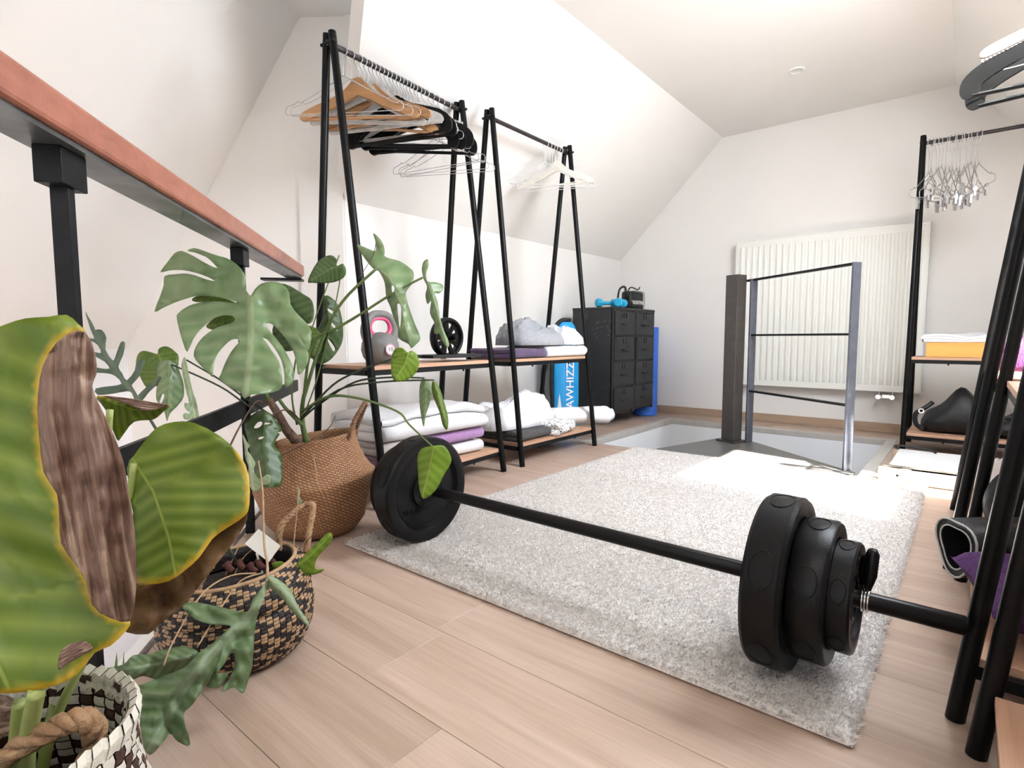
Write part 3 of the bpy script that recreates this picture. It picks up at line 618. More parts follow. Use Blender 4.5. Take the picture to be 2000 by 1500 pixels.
def outline_hanger(name, outline, th, mat, drop, barz=None, barw=.2, barmat=None, barr=.006, hookmat='wire', slots=False):
    t = thing(name, name, 'hanger')
    b = MB(); b.tube(crom(hook_pts(drop + .012), 3), .0018, 6); b.obj('hook', hookmat, t, smooth=True)
    half = crom(outline, 3); pts = [(p[0], p[1]) for p in half] + [(-p[0], p[1]) for p in half[::-1][1:-1]]
    tri = delaunay_2d_cdt([Vector(p) for p in pts], [], [list(range(len(pts)))], 1, 1e-6)
    n = len(tri[0]); b = MB()
    vs = [(v.x, -th / 2, v.y) for v in tri[0]] + [(v.x, th / 2, v.y) for v in tri[0]]
    m = len(pts); fs = [tuple(f) for f in tri[2]] + [tuple(n + i for i in f[::-1]) for f in tri[2]]
    edges = {}
    for f in tri[2]:
        for i in range(3):
            e = (f[i], f[(i + 1) % 3]); edges[tuple(sorted(e))] = edges.get(tuple(sorted(e)), []) + [e]
    for k_, v_ in edges.items():
        if len(v_) == 1: a, c = v_[0]; fs.append((c, a, n + a, n + c))
    b.add(vs, fs); b.obj('arms', mat, t, bevel=.0025)
    if barz:
        b = MB(); b.tube([(-barw, 0, barz), (barw, 0, barz)], barr, 8); b.obj('bar', barmat or mat, t, smooth=True, auto=True)
    if slots:
        for s in (-1, 1):
            b = MB()
            for k in range(12): b.box((s * (.09 + .009 * k) - .002, -th / 2 - .0015, -.128 - .0032 * k), (s * (.09 + .009 * k) + .002, th / 2 + .0015, -.120 - .0032 * k))
            b.obj('grip_ridges', 'greyplastic', t)
    return t
woodO = [(0, -.072), (.016, -.076), (.034, -.096), (.07, -.128), (.13, -.155), (.19, -.178), (.232, -.200), (.238, -.222), (.215, -.226), (.16, -.206), (.10, -.182), (.05, -.158), (.0, -.138)]
blackO = [(0, -.08), (.02, -.084), (.04, -.104), (.09, -.128), (.15, -.15), (.20, -.172), (.232, -.205), (.235, -.245), (.215, -.262), (.19, -.25), (.185, -.225), (.15, -.20), (.09, -.172), (.04, -.15), (0, -.142)]
H = {}
H['wood'] = outline_hanger('wooden_hanger', woodO, .016, 'hwood', .074, -.222, .205, 'hwood', .006)
H['cream'] = outline_hanger('cream_hanger', woodO, .016, 'cream', .074, -.222, .205, 'cream', .005)
H['black'] = outline_hanger('black_hanger', blackO, .012, 'hblack', .082, -.253, .205, 'hblack', .007, slots=True)
H['grey'] = outline_hanger('grey_hanger', woodO, .011, 'greyplastic', .074, -.224, .232, 'greyplastic', .009)
H['taupe'] = outline_hanger('taupe_hanger', woodO, .013, 'taupe', .074)
H['wire'] = wire_hanger('wire_hanger', .235, .09, .225, 'wire')
H['low'] = wire_hanger('long_wire_hanger', .23, .20, .335, 'wire', .0015)
H['small'] = wire_hanger('small_wire_hanger', .17, .13, .25, 'wire', .0018, clips=True)
H['white'] = wire_hanger('white_wire_hanger', .22, .11, .245, 'wire_white', .0017)
used = set()
def hang(kind, loc, yaw, label, group, tilt=0, scale=1.0):
    t = H[kind]
    rot = (0, tilt, yaw)
    if kind not in used:
        used.add(kind); t.location = loc; t.rotation_euler = rot; t.scale = (scale,) * 3; t['label'] = label; t['group'] = group; return t
    return copy_tree(t, None, loc, rot, label, group, scale)
rh = random.Random(11)
def yy(a, b): return math.radians(rh.uniform(a, b))
HZ = RAILZ - .001
# near left rack: a crowd of hangers
seq = ['wire', 'wire', 'wood', 'wire', 'grey', 'wood', 'wire', 'grey', 'wood', 'wire', 'black', 'black', 'wire', 'grey', 'black', 'wire', 'black', 'black', 'wire', 'black', 'low', 'low', 'low', 'low']
ys = [1.545, 1.585, 1.632, 1.66, 1.69, 1.715, 1.74, 1.765, 1.79, 1.815, 1.845, 1.87, 1.895, 1.92, 1.945, 1.965, 1.99, 2.02, 2.045, 2.075, 2.12, 2.16, 2.20, 2.25]
names = {'wire': ('bare wire hanger in the crowd on the near left rack', 'wire hangers on the near left rack'), 'grey': ('pale grey plastic trouser hanger on the near left rack', 'grey hangers on the near left rack'),
         'wood': ('brown wooden hanger on the near left rack', 'wooden hangers on the near left rack'), 'black': ('black plastic hanger with ridged shoulders on the near left rack', 'black hangers on the near left rack'),
         'low': ('thin wire hanger hanging low on the near left rack', 'low wire hangers on the near left rack')}
ordn = ['first', 'second', 'third', 'fourth', 'fifth', 'sixth', 'seventh']; cnt = {}
for k, y in zip(seq, ys):
    cnt[k] = cnt.get(k, 0) + 1; lb = names[k][0]
    if k in ('wood', 'black', 'grey', 'low'): lb = lb.replace('hanger', 'hanger, ' + ordn[cnt[k] - 1] + ' of its kind,', 1)
    hang(k, (rail1(y), y, HZ), yy(24, 40) if k not in ('low',) else yy(14, 34), lb, names[k][1], tilt=math.radians(rh.uniform(-5, 5)), scale=1.2 if k != 'low' else 1.12)
for k, y in zip(['white', 'white', 'white', 'white', 'cream', 'white'], [3.10, 3.14, 3.175, 3.205, 3.24, 3.27]):
    hang(k, (LX, y, HZ), yy(18, 34), 'white coated wire hanger on the empty left rack rail' if k == 'white' else 'cream wooden hanger on the far left rack among wire ones', 'white wire hangers on the far left rack' if k == 'white' else 'cream hangers', tilt=math.radians(rh.uniform(-4, 4)), scale=1.08)
for k in range(15):
    hang('small', (-.275 + .0185 * k, R3[1], HZ), PI / 2 + yy(-22, 22), 'small wire hanger with trouser clips on the rack by the radiator', 'small clip hangers on the rack by the radiator', tilt=math.radians(rh.uniform(-7, 7)), scale=rh.uniform(1.25, 1.5))
# right racks: the hangers whose ends reach into view
hang('black', (RXc, 2.93, HZ), yy(-8, -4), 'black hanger with a flat bar at the right edge, below the taupe one', 'black hangers on the right rack', tilt=.03, scale=1.32)
hang('black', (RXc, 3.03, HZ), yy(-4, 2), 'black plastic hanger at the right edge, with a trouser bar, farther along the rail', 'black hangers on the right rack', tilt=-.03, scale=1.32)
hang('wire', (RXc, 2.98, HZ), yy(-6, 2), 'single wire hanger at the right edge between black hangers', 'wire hanger on the right rack', scale=1.05)
hang('taupe', (RXc, 2.86, HZ), yy(-6, 0), 'taupe plastic hanger at the upper right edge', 'taupe hanger', tilt=.06, scale=1.05)

# ------------------------------------------------------------------ cloth helpers
def folded(name, c, size, n, mat, label, cat, rz=0, seed=0, group=None, sag=.006, wob=.006, open_side=1):
    """cloth folded n layers: zig-zag section in local x-z, width along local y"""
    Lx, Wy, Hz = size; t = Hz / n; P = []
    for k in range(n):
        z = t * (k + .5); xs_ = np.linspace(-Lx / 2 + t / 2, Lx / 2 - t / 2, 9)
        if k % 2: xs_ = xs_[::-1]
        P += [(x, z) for x in xs_]
        if k < n - 1:
            sx = xs_[-1]; sgn = 1 if k % 2 == 0 else -1
            P += [(sx + sgn * t * .5 * math.sin(a), z + t * .5 - t * .5 * math.cos(a)) for a in np.linspace(0, PI, 6)[1:-1]]
    P = np.array(P); T = np.gradient(P, axis=0); T /= np.linalg.norm(T, axis=1)[:, None] + 1e-9; Nn = np.stack([-T[:, 1], T[:, 0]], 1)
    h = t * .47; endr = [(P[-1] + T[-1] * h * math.cos(a) + Nn[-1] * h * math.sin(a)) for a in np.linspace(PI / 2, -PI / 2, 5)[1:-1]]
    str_ = [(P[0] - T[0] * h * math.cos(a) + Nn[0] * h * math.sin(a)) for a in np.linspace(-PI / 2, PI / 2, 5)[1:-1]]
    loop = [p + q * h for p, q in zip(P, Nn)] + endr + [p - q * h for p, q in zip(P[::-1], Nn[::-1])] + str_
    m = len(loop); rows = 11; vs = []; ca, sa = math.cos(rz), math.sin(rz)
    for j in range(rows):
        v = -1 + 2 * j / (rows - 1); pinch = 1 - .10 * abs(v) ** 8
        for i, p in enumerate(loop):
            x, z = p; y = v * Wy / 2
            nz_ = noise.noise_vector(Vector((x * 7 + seed * 3.1, y * 7 + seed, z * 9)))
            x += nz_.x * wob; y += nz_.y * wob; z = z * (1 - .05 * abs(v) ** 4) + (nz_.z * sag) * min(1, z / (Hz * .5 + 1e-6))
            z = max(z, .001)
            vs.append((c[0] + x * ca - y * sa, c[1] + x * sa + y * ca, c[2] + z))
    fs = [(j * m + i, j * m + (i + 1) % m, (j + 1) * m + (i + 1) % m, (j + 1) * m + i) for j in range(rows - 1) for i in range(m)]
    b = MB(); b.add(vs, fs)
    for j in (0, rows - 1):                # end caps as strips between the two sides of the band
        k = len(P)
        for i in range(k - 1): b.f.append((j * m + i, j * m + i + 1, j * m + (k + 3 + k - 1 - (i + 1)), j * m + (k + 3 + k - 1 - i)))
    o = b.obj(name, mat, None, smooth=True, org=c); o.location = c
    return tag(o, label, cat, group)
def heap(name, c, ax, ay, h, mat, label, cat, seed=0, p=2.6, crease=.5, rz=0, freq=6, group=None, res=(22, 60), base=.25, shape=None):
    """soft crumpled pile: closed dome with ridged creases"""
    nr, na = res; vs = []; ca, sa = math.cos(rz), math.sin(rz)
    def pt(fr, a):
        r = fr; x, y = r * math.cos(a), r * math.sin(a)
        q = max(abs(x), abs(y)) / (r + 1e-6) if r > 0 else 1
        sq = 1 + .16 * (1 / max(abs(math.cos(a)), abs(math.sin(a))) - 1) * 2
        x *= sq; y *= sq
        z = max(0, 1 - r ** p) ** .55
        n1 = noise.noise(Vector((x * freq * .35 + seed, y * freq * .35, seed * .7)))
        n2 = 1 - 2.4 * abs(noise.noise(Vector((x * freq * .75 + seed * 2 + n1, y * freq * .35 + n1 * .8 + x * 1.2, .3))))
        n3 = 1 - 2 * abs(noise.noise(Vector((x * freq * 1.5 - seed, y * freq * 1.5 + n1 * 2, 1.7))))
        zz = z * (1 + .22 * n1 + crease * .38 * (n2 - .35) + crease * .16 * n3)
        if shape: zz *= shape(x, y)
        k = 1 + .09 * n1 + .04 * n3
        return x * k, y * k, zz
    for i in range(nr):
        fr = ((i + 1) / nr) ** .85
        for k in range(na):
            x, y, z = pt(fr, 2 * PI * k / na)
            vs.append((x * ax, y * ay, max(z * h, .002 + .012 * (fr < 1))))
    vs.append((0, 0, pt(0, 0)[2] * h)); top = len(vs) - 1
    for k in range(na):
        x, y, _ = pt(.96, 2 * PI * k / na); vs.append((x * ax, y * ay, 0))
    vs = [(c[0] + x * ca - y * sa, c[1] + x * sa + y * ca, c[2] + z) for x, y, z in vs]
    fs = [(top, k, (k + 1) % na) for k in range(na)]
    for i in range(nr - 1):
        for k in range(na): l = (k + 1) % na; fs.append((i * na + k, (i + 1) * na + k, (i + 1) * na + l, i * na + l))
    bo = top + 1
    for k in range(na): l = (k + 1) % na; fs.append(((nr - 1) * na + k, bo + k, bo + l, (nr - 1) * na + l))
    fs.append(tuple(bo + k for k in range(na)))
    b = MB(); b.add(vs, fs); o = b.obj(name, mat, None, smooth=True, org=c); o.location = c
    return tag(o, label, cat, group)

S1 = .63; S0 = .13; Q = .0015
# near left rack, low shelf
folded('towel', (-2.235, 2.09, S0 + Q), (.33, .34, .068), 2, 'towel_white', 'small white towel at the bottom of the stack behind the barbell plate', 'towel', rz=PI / 2 * 0, seed=1)
folded('towel', (-2.235, 1.735, S0 + Q), (.36, .34, .075), 3, 'towel_plum', 'dark plum towel at the bottom of the stack, beside the seagrass basket', 'towel', seed=2)
folded('towel', (-2.235, 1.99, S0 + .078), (.36, .52, .062), 2, 'towel_lilac', 'lilac towel in the middle of the folded stack', 'towel', seed=3)
folded('towel', (-2.235, 1.642, S0 + .080), (.38, .17, .064), 2, 'towel_beige', 'beige towel folded under the big white one', 'towel', seed=4)
folded('towel', (-2.225, 1.90, S0 + .146), (.40, .70, .125), 3, 'towel_white', 'large thick white towel on top of the lilac towel', 'towel', seed=5, sag=.03, wob=.012)
# far left rack, middle shelf
folded('towel', (-2.25, 2.70, S1 + Q), (.33, .36, .06), 2, 'towel_purple', 'dark purple towel on the middle shelf of the far left rack', 'towel', seed=6)
folded('towel', (-2.25, 3.125, S1 + Q), (.34, .47, .075), 2, 'towel_white', 'white towel next to the purple towel, under the grey sweaters', 'towel', seed=7)
heap('sweater', (-2.235, 2.93, S1 + .078), .17, .27, .130, 'sweat', 'dark grey marl sweater crumpled on the towels', 'sweater', seed=8, crease=.75, shape=lambda x, y: .95 - .45 * y, freq=6)
heap('sweater', (-2.215, 3.235, S1 + .08), .15, .16, .105, 'sweat_light', 'pale grey sweater beside the dark grey one on the towels', 'sweater', seed=9, crease=.6, shape=lambda x, y: 1.0 - .3 * y)
# far left rack, low shelf
folded('blanket', (-2.25, 2.74, S0 + Q), (.40, .36, .06), 2, 'darkknit', 'dark grey knitted blanket under the white duvet', 'blanket', seed=10)
heap('duvet', (-2.275, 2.80, S0 + .064), .165, .33, .150, 'sheet', 'puffy white duvet heaped on the low shelf of the far left rack', 'duvet', seed=12, crease=.55, freq=6, p=4.5, shape=lambda x, y: 1.0 + .18 * math.sin(y * 4.5))
folded('printed_cloth', (-2.115, 3.00, S0 + Q), (.20, .27, .085), 2, 'pattern', 'black and white patterned cloth folded on the low shelf', 'cloth', seed=13, rz=.25, wob=.012, sag=.015)
def roll(name, p, q, r, mat, label, cat, seed=0, flat=.62, turns=2.2):
    """rolled cloth: outer skin with a spiral end"""
    p = np.array(p, float); q = np.array(q, float); d = q - p; ln = np.linalg.norm(d); d /= ln; sd = np.cross(d, (0, 0, 1)); sd /= np.linalg.norm(sd)
    b = MB(); vs = []; rows = 15; na = 28
    for j in range(rows):
        f = j / (rows - 1); e_ = 1 - .35 * max(0, abs(2 * f - 1) - .86) / .14
        for k in range(na):
            a = 2 * PI * k / na; n1 = noise.noise(Vector((f * 4 + seed, math.cos(a) * 1.3, math.sin(a) * 1.3)))
            rr = r * e_ * (1 + .13 * n1); vs.append(p + d * ln * f + sd * rr * math.cos(a) + np.array([0, 0, 1]) * (rr * math.sin(a) * flat))
    b.add(vs, [(j * na + k, j * na + (k + 1) % na, (j + 1) * na + (k + 1) % na, (j + 1) * na + k) for j in range(rows - 1) for k in range(na)] + [tuple(range(na)), tuple((rows - 1) * na + k for k in range(na))])
    for end, s in ((p, -1), (q, 1)):
        sp_ = []
        for k in range(40):
            a = k / 39 * turns * 2 * PI; rr = r * (.12 + .62 * k / 39); sp_.append(end + d * s * .002 + sd * rr * math.cos(a) + np.array([0, 0, 1]) * (rr * math.sin(a) * flat))
        b.tube(sp_, .004, 5)
    mid = (p + q) / 2; o = b.obj(name, mat, None, smooth=True, org=mid, auto=True); o.location = mid
    return tag(o, label, cat)
roll('sheet_roll', (-2.30, 3.20, S0 + .068), (-2.02, 3.60, S0 + .066), .10, 'sheet', 'white rolled-up sheet jutting out beyond the low shelf', 'sheet', seed=14)

# kettlebell on the near left rack
kx, ky = -2.225, 1.70
kb = thing('kettlebell', 'grey vinyl kettlebell with pink handle lining on the left rack', 'kettlebell', (kx, ky, S1 + .001)); org = (0, 0, 0)
b = MB(); b.lathe([(.0005, 0), (.05, .0), (.06, .004), (.082, .03), (.092, .065), (.088, .10), (.07, .13), (.04, .148), (.0005, .153)], 40); b.obj('body', 'kettle', kb, smooth=True)
hp = [(0, -.060, .10), (0, -.084, .15), (0, -.078, .195), (0, -.045, .232), (0, 0, .240), (0, .045, .232), (0, .078, .195), (0, .084, .15), (0, .060, .10)]
b = MB(); b.tube(crom(hp, 4), [.030 - .012 * math.sin(PI * i / 32) for i in range(33)], 16); ho = b.obj('handle', 'kettle', kb, smooth=True)
hp2 = [(0, -.030, .128), (0, -.058, .155), (0, -.058, .190), (0, -.035, .214), (0, 0, .2195), (0, .035, .214), (0, .058, .190), (0, .058, .155), (0, .030, .128)]
b = MB(); b.tube(crom(hp2, 4), [.015 - .005 * math.sin(PI * i / 32) for i in range(33)], 12); b.obj('handle_lining', 'fuchsia', ho, smooth=True, label='pink rubber lining')
bd = MB(); dv = np.array([.80, -.45, .18]); dv /= np.linalg.norm(dv)
def disc(b, c, nrm, r0, r1, seg=28):
    nrm = np.array(nrm, float); nrm /= np.linalg.norm(nrm); u = np.cross(nrm, (0, 0, 1)); u /= np.linalg.norm(u); w = np.cross(nrm, u); vs = []
    for k in range(seg):
        a = 2 * PI * k / seg; e_ = math.cos(a) * u + math.sin(a) * w; vs += [c + e_ * r0, c + e_ * r1]
    b.add(vs, [(2 * k, 2 * k + 1, 2 * ((k + 1) % seg) + 1, 2 * ((k + 1) % seg)) for k in range(seg)])
bc = np.array([0, .0, .062]) + np.array([.80, -.10, .06]) / np.linalg.norm([.80, -.10, .06]) * .0935; bn = np.array([.80, -.05, .10])
disc(bd, bc, bn, .0005, .027); bo = bd.obj('badge', 'white_print', kb, label='round white badge')
bd = MB(); disc(bd, bc + bn * .0012, bn, .022, .0255); bd.obj('badge_ring', 'fuchsia', bo)
lettering('10', .030, 'kettle', bo, basis((.05, .8, 0), (-.10, 0, .8), bc + bn * .0015))
# exercise wheel on its mat
wm = MB(); wm.prism([(-.17, -.07), (.17, -.09), (.17, .09), (-.17, .07), (-.185, 0)], .018, (0, 0, 0), (0, 1, 0), (-1, 0, 0))
o = wm.obj('knee_pad', 'bagblack', None, bevel=.002); o.location = (-2.185, 2.115, S1 + .0192); tag(o, 'flat black foam knee pad under the exercise wheel', 'pad')
b = MB(); b.tube([(-.0, -.165, .012), (0, .0, .012)], .011, 8)
wh = thing('exercise_wheel', 'black spoked ab wheel standing on a flat pad on the left rack', 'exercise wheel', (-2.20, 2.125, S1 + .0195)); WR = .108
b = MB(); b.lathe([(.088, -.022), (.095, -.028), (WR - .004, -.024), (WR, -.012), (WR, .012), (WR - .004, .024), (.095, .028), (.088, .022)], 48, (0, 0, WR), 'x', closed=True); b.obj('tyre', 'plate', wh, smooth=True)
b = MB(); b.lathe([(.008, -.03), (.026, -.03), (.030, -.022), (.030, .022), (.026, .03), (.008, .03)], 24, (0, 0, WR), 'x', closed=True); b.obj('hub', 'plate', wh, smooth=True, auto=True)
for k in range(9):
    a = 2 * PI * k / 9 + .2; b = MB(); b.beam((0, .026 * math.cos(a), WR + .026 * math.sin(a)), (0, .091 * math.cos(a), WR + .091 * math.sin(a)), .022, .013, up=(1, 0, 0)); b.obj('spoke', 'plate', wh)
for s in (-1, 1):
    b = MB(); b.tube([(s * .028, 0, WR), (s * .045, 0, WR), (s * .075, 0, WR)], [.012, .015, .014], 12); b.obj('grip', 'plate', wh, smooth=True, auto=True)

# ------------------------------------------------------------------ filing cabinets
def cabinet(y0, label):
    cw, cd, ch, x1 = .388, .40, 1.015, -2.305
    t = thing('filing_cabinet', label, 'filing cabinet', (x1 - cd / 2, y0 + cw / 2, 0), group='charcoal filing cabinets'); X = cd / 2; Y = cw / 2
    b = MB(); b.box((-X, -Y, .115), (X - .012, -Y + .012, ch - .02)); b.box((-X, Y - .012, .115), (X - .012, Y, ch - .02)); b.box((-X, -Y + .012, .115), (-X + .012, Y - .012, ch - .02)); b.box((-X + .012, -Y + .012, .115), (X - .02, Y - .012, .13)); b.obj('body', 'cabinet', t)
    b = MB(); b.box((-X - .006, -Y, ch - .02), (X + .006, Y, ch)); b.obj('top', 'cabinet', t, bevel=.004)
    for sx in (-1, 1):
        for sy in (-1, 1):
            b = MB(); b.beam((sx * (X - .014), sy * (Y - .014), 0), (sx * (X - .014), sy * (Y - .014), .118), .024, .024); b.obj('leg', 'cabinet', t)
    b = MB()
    for sy in (-1, 1): b.box((X - .020, sy * (Y - .009) - .009, .10), (X, sy * (Y - .009) + .009, ch - .02))
    for k in range(5): z = .115 + (ch - .02 - .115 - .012) * k / 4; b.box((X - .020, -Y + .018, z), (X - .002, Y - .018, z + .012))
    b.obj('front_frame', 'cabinet', t)
    dh = (ch - .02 - .115 - .012) / 4
    for k in range(4):
        z0 = .115 + .012 + dh * k + .003; z1 = z0 + dh - .018; out = .003 + .004 * ((k * 7 + int(y0 * 10)) % 3)
        b = MB(); b.box((-X + .03, -Y + .021, z0), (X + out, Y - .021, z1)); d = b.obj('drawer', 'cabinet', t, bevel=.003)
        b = MB(); zc = z0 + dh * .42; b.tube(crom([(X + out, -.055, zc), (X + out + .018, -.05, zc - .003), (X + out + .022, 0, zc - .005), (X + out + .018, .05, zc - .003), (X + out, .055, zc)], 3), .0055, 6); b.obj('handle', 'cabinet', d, smooth=True)
        b = MB(); zl = z0 + dh * .66
        b.box((X + out, -.03, zl), (X + out + .003, .022, zl + .004)); b.box((X + out, -.03, zl), (X + out + .003, -.026, zl + .045)); b.box((X + out, .018, zl), (X + out + .003, .022, zl + .045)); b.obj('label_holder', 'steel_black', d)
        b = MB(); b.lathe([(.0005, .004), (.008, .004), (.009, 0)], 12, (X + out, .035, zl + .025), 'x'); b.obj('lock', 'scratch', d)
    return t
c1 = cabinet(4.14, 'charcoal metal filing cabinet with scratched side, nearer the racks')
c2 = cabinet(4.532, 'charcoal metal filing cabinet nearer the far wall, below the black handbag')
rsx = random.Random(5); b = MB()
for (px, pz, n_) in ((.09, .86, 10), (.11, .80, 7), (.10, .30, 5)):
    for k in range(n_):
        x = px + rsx.uniform(-.09, .075); z = pz + rsx.uniform(-.03, .035) + (x - px) * .3; l = rsx.uniform(.008, .035); a = rsx.uniform(-.2, .6)
        b.prism([(0, 0), (l, .002), (l * .8, .006), (l * .2, .005)], .0004, (x, -.1945, z), (math.cos(a), 0, math.sin(a)), (-math.sin(a), 0, math.cos(a)))
b.obj('scratches', 'scratch', c1, kind='stuff')
# dumbbells
def dumbbell(c, rz, label):
    t = thing('dumbbell', label, 'dumbbell', c, rz, 'turquoise dumbbells')
    R_ = .040; hexp = lambda x0, x1, r: [(.0005, x0), (r * .85, x0), (r, x0 + .012), (r, x1 - .012), (r * .85, x1), (.0005, x1)]
    for s in (-1, 1):
        b = MB(); b.lathe(hexp(min(s * .055, s * .105), max(s * .055, s * .105), R_), 8, (0, 0, R_), 'y'); b.obj('head', 'cyan', t, bevel=.004, smooth=False)
    b = MB(); b.tube([(0, -.06, R_), (0, -.02, R_), (0, .02, R_), (0, .06, R_)], [.014, .017, .017, .014], 14); b.obj('grip', 'cyan', t, smooth=True)
    return t
CT = 1.016
dumbbell((-2.46, 4.30, CT), -.45, 'turquoise dumbbell on the filing cabinet, nearer the wall and partly hidden')
dumbbell((-2.355, 4.36, CT), .25, 'turquoise dumbbell in front on top of the filing cabinet')
# handbag
hb = thing('handbag', 'small black box handbag with white lettering on the filing cabinet', 'handbag', (-2.44, 4.74, CT))
b = MB(); b.box((-.055, -.125, 0), (.055, .125, .165)); b.obj('body', 'bagblack', hb, bevel=.022, smooth=True)
b = MB(); b.tube(crom([(.057, -.10, .01), (.058, -.118, .03), (.058, -.118, .14), (.056, -.09, .163), (.056, .09, .163), (.058, .118, .14), (.058, .118, .03), (.057, .10, .01)], 3), .003, 6); b.obj('piping', 'bagblack', hb, smooth=True)
b = MB(); b.tube(crom([(0, -.10, .158), (.0, -.05, .20), (0, .02, .20), (0, .10, .19), (0, .14, .215)], 4), .006, 6); b.obj('top_handle', 'bagblack', hb, smooth=True)
b = MB(); b.tube(crom([(0, -.12, .12), (.02, -.17, .10), (.03, -.205, .19), (.0, -.25, .17), (-.02, -.24, .06), (0, -.19, .012), (.02, -.15, .03)], 5), .010, 6); b.obj('shoulder_strap', 'bagblack', hb, smooth=True)
lettering('VALENTINO', .047, 'white_print', hb, basis((0, 1, 0), (0, 0, 1), (.0562, .0, .062)), 1.0)
# blue foam roll
b = MB(); b.lathe([(.0005, 0), (.112, 0), (.118, .006), (.118, .852), (.112, .858), (.085, .852), (.0005, .85)], 40); o = b.obj('foam_roll', 'bluefoam', None, smooth=True, auto=True); o.location = (-2.452, 5.06, .001)
tag(o, 'bright blue foam roll standing behind the filing cabinets', 'foam roll')
b2 = MB()
for k in range(60):
    a = k / 59 * 8 * PI; 
    b2.v.append((.0, 0, 0))
b2 = MB(); b2.tube([(.012 + .011 * (k / 60) * 8 * math.cos(k / 60 * 10 * PI) * 1, .011 * (k / 60) * 8 * math.sin(k / 60 * 10 * PI), .8515) for k in range(4, 60)], .0025, 5); b2.obj('roll_end', 'cabinet', o)
# tall blue bag with lettering, standing between rack and cabinet
wbv = Vector((.50, .86, 0)).normalized()      # across the face
bg = thing('racket_bag', 'tall narrow blue and white bag with vertical white letters beside the cabinets', 'bag', (-2.60, 3.88, .001))
org = (0, 0, 0); hw = .125; fz = .88
def bagp(x, d, z): return (wbv.x * x + wbv.y * d, wbv.y * x - wbv.x * d, z)
sec = [(-hw, 0), (-hw * .8, .035), (0, .05), (hw * .8, .035), (hw, 0), (hw * .8, -.03), (-hw * .8, -.03)]
vs = []; zs = [0, .03, .25, .5, .7, .8, .86, .885]; wsx = [.85, .95, 1, .98, .95, .82, .6, .35]
for z, wv in zip(zs, wsx): vs += [bagp(x * wv, d * (.6 + .4 * wv), z) for x, d in sec]
b = MB(); n_ = len(sec); b.add(vs, [(j * n_ + i, j * n_ + (i + 1) % n_, (j + 1) * n_ + (i + 1) % n_, (j + 1) * n_ + i) for j in range(len(zs) - 1) for i in range(n_)] + [tuple(range(n_)), tuple((len(zs) - 1) * n_ + i for i in range(n_))])
b.obj('body', 'bagblue', bg, smooth=True)
b = MB(); b.tube(crom([bagp(-hw * .8, .0, .05), bagp(-hw * 1.02, 0, .3), bagp(-hw * 1.02, 0, .55), bagp(-hw * .9, 0, .8), bagp(-hw * .4, 0, .895), bagp(hw * .3, 0, .90)], 4), .017, 8); b.obj('edge_trim', 'bagblack', bg, smooth=True)
b = MB(); b.tube(crom([bagp(-hw * 1.1, 0, .62), bagp(-hw * 1.7, .03, .40), bagp(-hw * 1.5, .03, .18), bagp(-hw * 1.1, .01, .12)], 5), .006, 6); b.tube(crom([bagp(-hw * 1.1, 0, .70), bagp(-hw * 1.9, .04, .50), bagp(-hw * 1.8, .04, .25), bagp(-hw * 1.1, .01, .10)], 5), .005, 6); b.obj('strap', 'bagblack', bg, smooth=True)
b = MB(); b.add([bagp(hw * .35, .0475, .58), bagp(hw * .93, .024, .58), bagp(hw * .88, .026, .79), bagp(hw * .2, .048, .78)], [(0, 1, 2, 3)]); b.add([bagp(-hw * .85, .034, .06), bagp(-hw * .3, .047, .06), bagp(-hw * .62, .044, .30)], [(0, 1, 2)]); b.obj('white_panel', 'bagwhite', bg)
lettering('VAWHIZZ', .098, 'white_print', bg, basis((0, 0, 1), (-wbv.x, -wbv.y, 0), bagp(.018, .0535, .335)), 1.0)

# ------------------------------------------------------------------ rack by the radiator: what it holds
bx = thing('pine_box', 'honey-coloured pine box on the middle shelf by the radiator', 'box', (.02, 4.66, S1 + .001))
b = MB(); b.box((-.24, -.13, 0), (.24, .13, .095)); b.obj('body', 'orange', bx, bevel=.003)
folded('tea_towel', (.00, 4.655, S1 + .0965), (.46, .25, .05), 3, 'sheet', 'white cloth with fine red stripes folded on the pine box', 'cloth', seed=21, wob=.02, sag=.03)
st_ = MB()
for k in range(3): st_.box((-.20 + .012 * k, -.10, .0505 + .004), (-.197 + .012 * k, .10, .0512 + .004))
# duffel bag
df = thing('duffel_bag', 'slumped black leather holdall on the low shelf by the radiator', 'bag', (.06, 4.66, S0 + .001))
vs = []; rows = 25; na = 26
for j in range(rows):
    f = j / (rows - 1); x = -.29 + .60 * f; e_ = max(0, 1 - abs(2 * f - 1) ** 5) ** .5 * .92 + .08
    hgt = .17 + .13 * math.exp(-((f - .36) / .14) ** 2) - .05 * math.exp(-((f - .66) / .12) ** 2) + .06 * math.exp(-((f - .9) / .1) ** 2)
    for k in range(na):
        a = 2 * PI * k / na; n1 = noise.noise(Vector((f * 5, math.cos(a) * 1.4, math.sin(a) * 1.4 + 3)))
        yv = .135 * e_ * math.copysign(abs(math.cos(a)) ** .7, math.cos(a)) * (1 - .35 * max(0, math.sin(a))) * (1 + .08 * n1); zv = (math.copysign(abs(math.sin(a)) ** .8, math.sin(a)) * .5 + .5) * hgt * (.35 + .65 * e_) * (1 + .10 * n1)
        vs.append((x, yv, zv))
b = MB(); b.add(vs, [(j * na + k, j * na + (k + 1) % na, (j + 1) * na + (k + 1) % na, (j + 1) * na + k) for j in range(rows - 1) for k in range(na)] + [tuple(range(na)), tuple((rows - 1) * na + k for k in range(na))])
b.obj('body', 'bagblack', df, smooth=True)
b = MB(); b.tube(crom([(-.27, -.08, .02), (-.31, -.09, .05), (-.315, -.09, .12), (-.27, -.08, .16), (-.23, -.06, .20)], 4), .014, 8); b.obj('strap', 'bagblack', df, smooth=True)
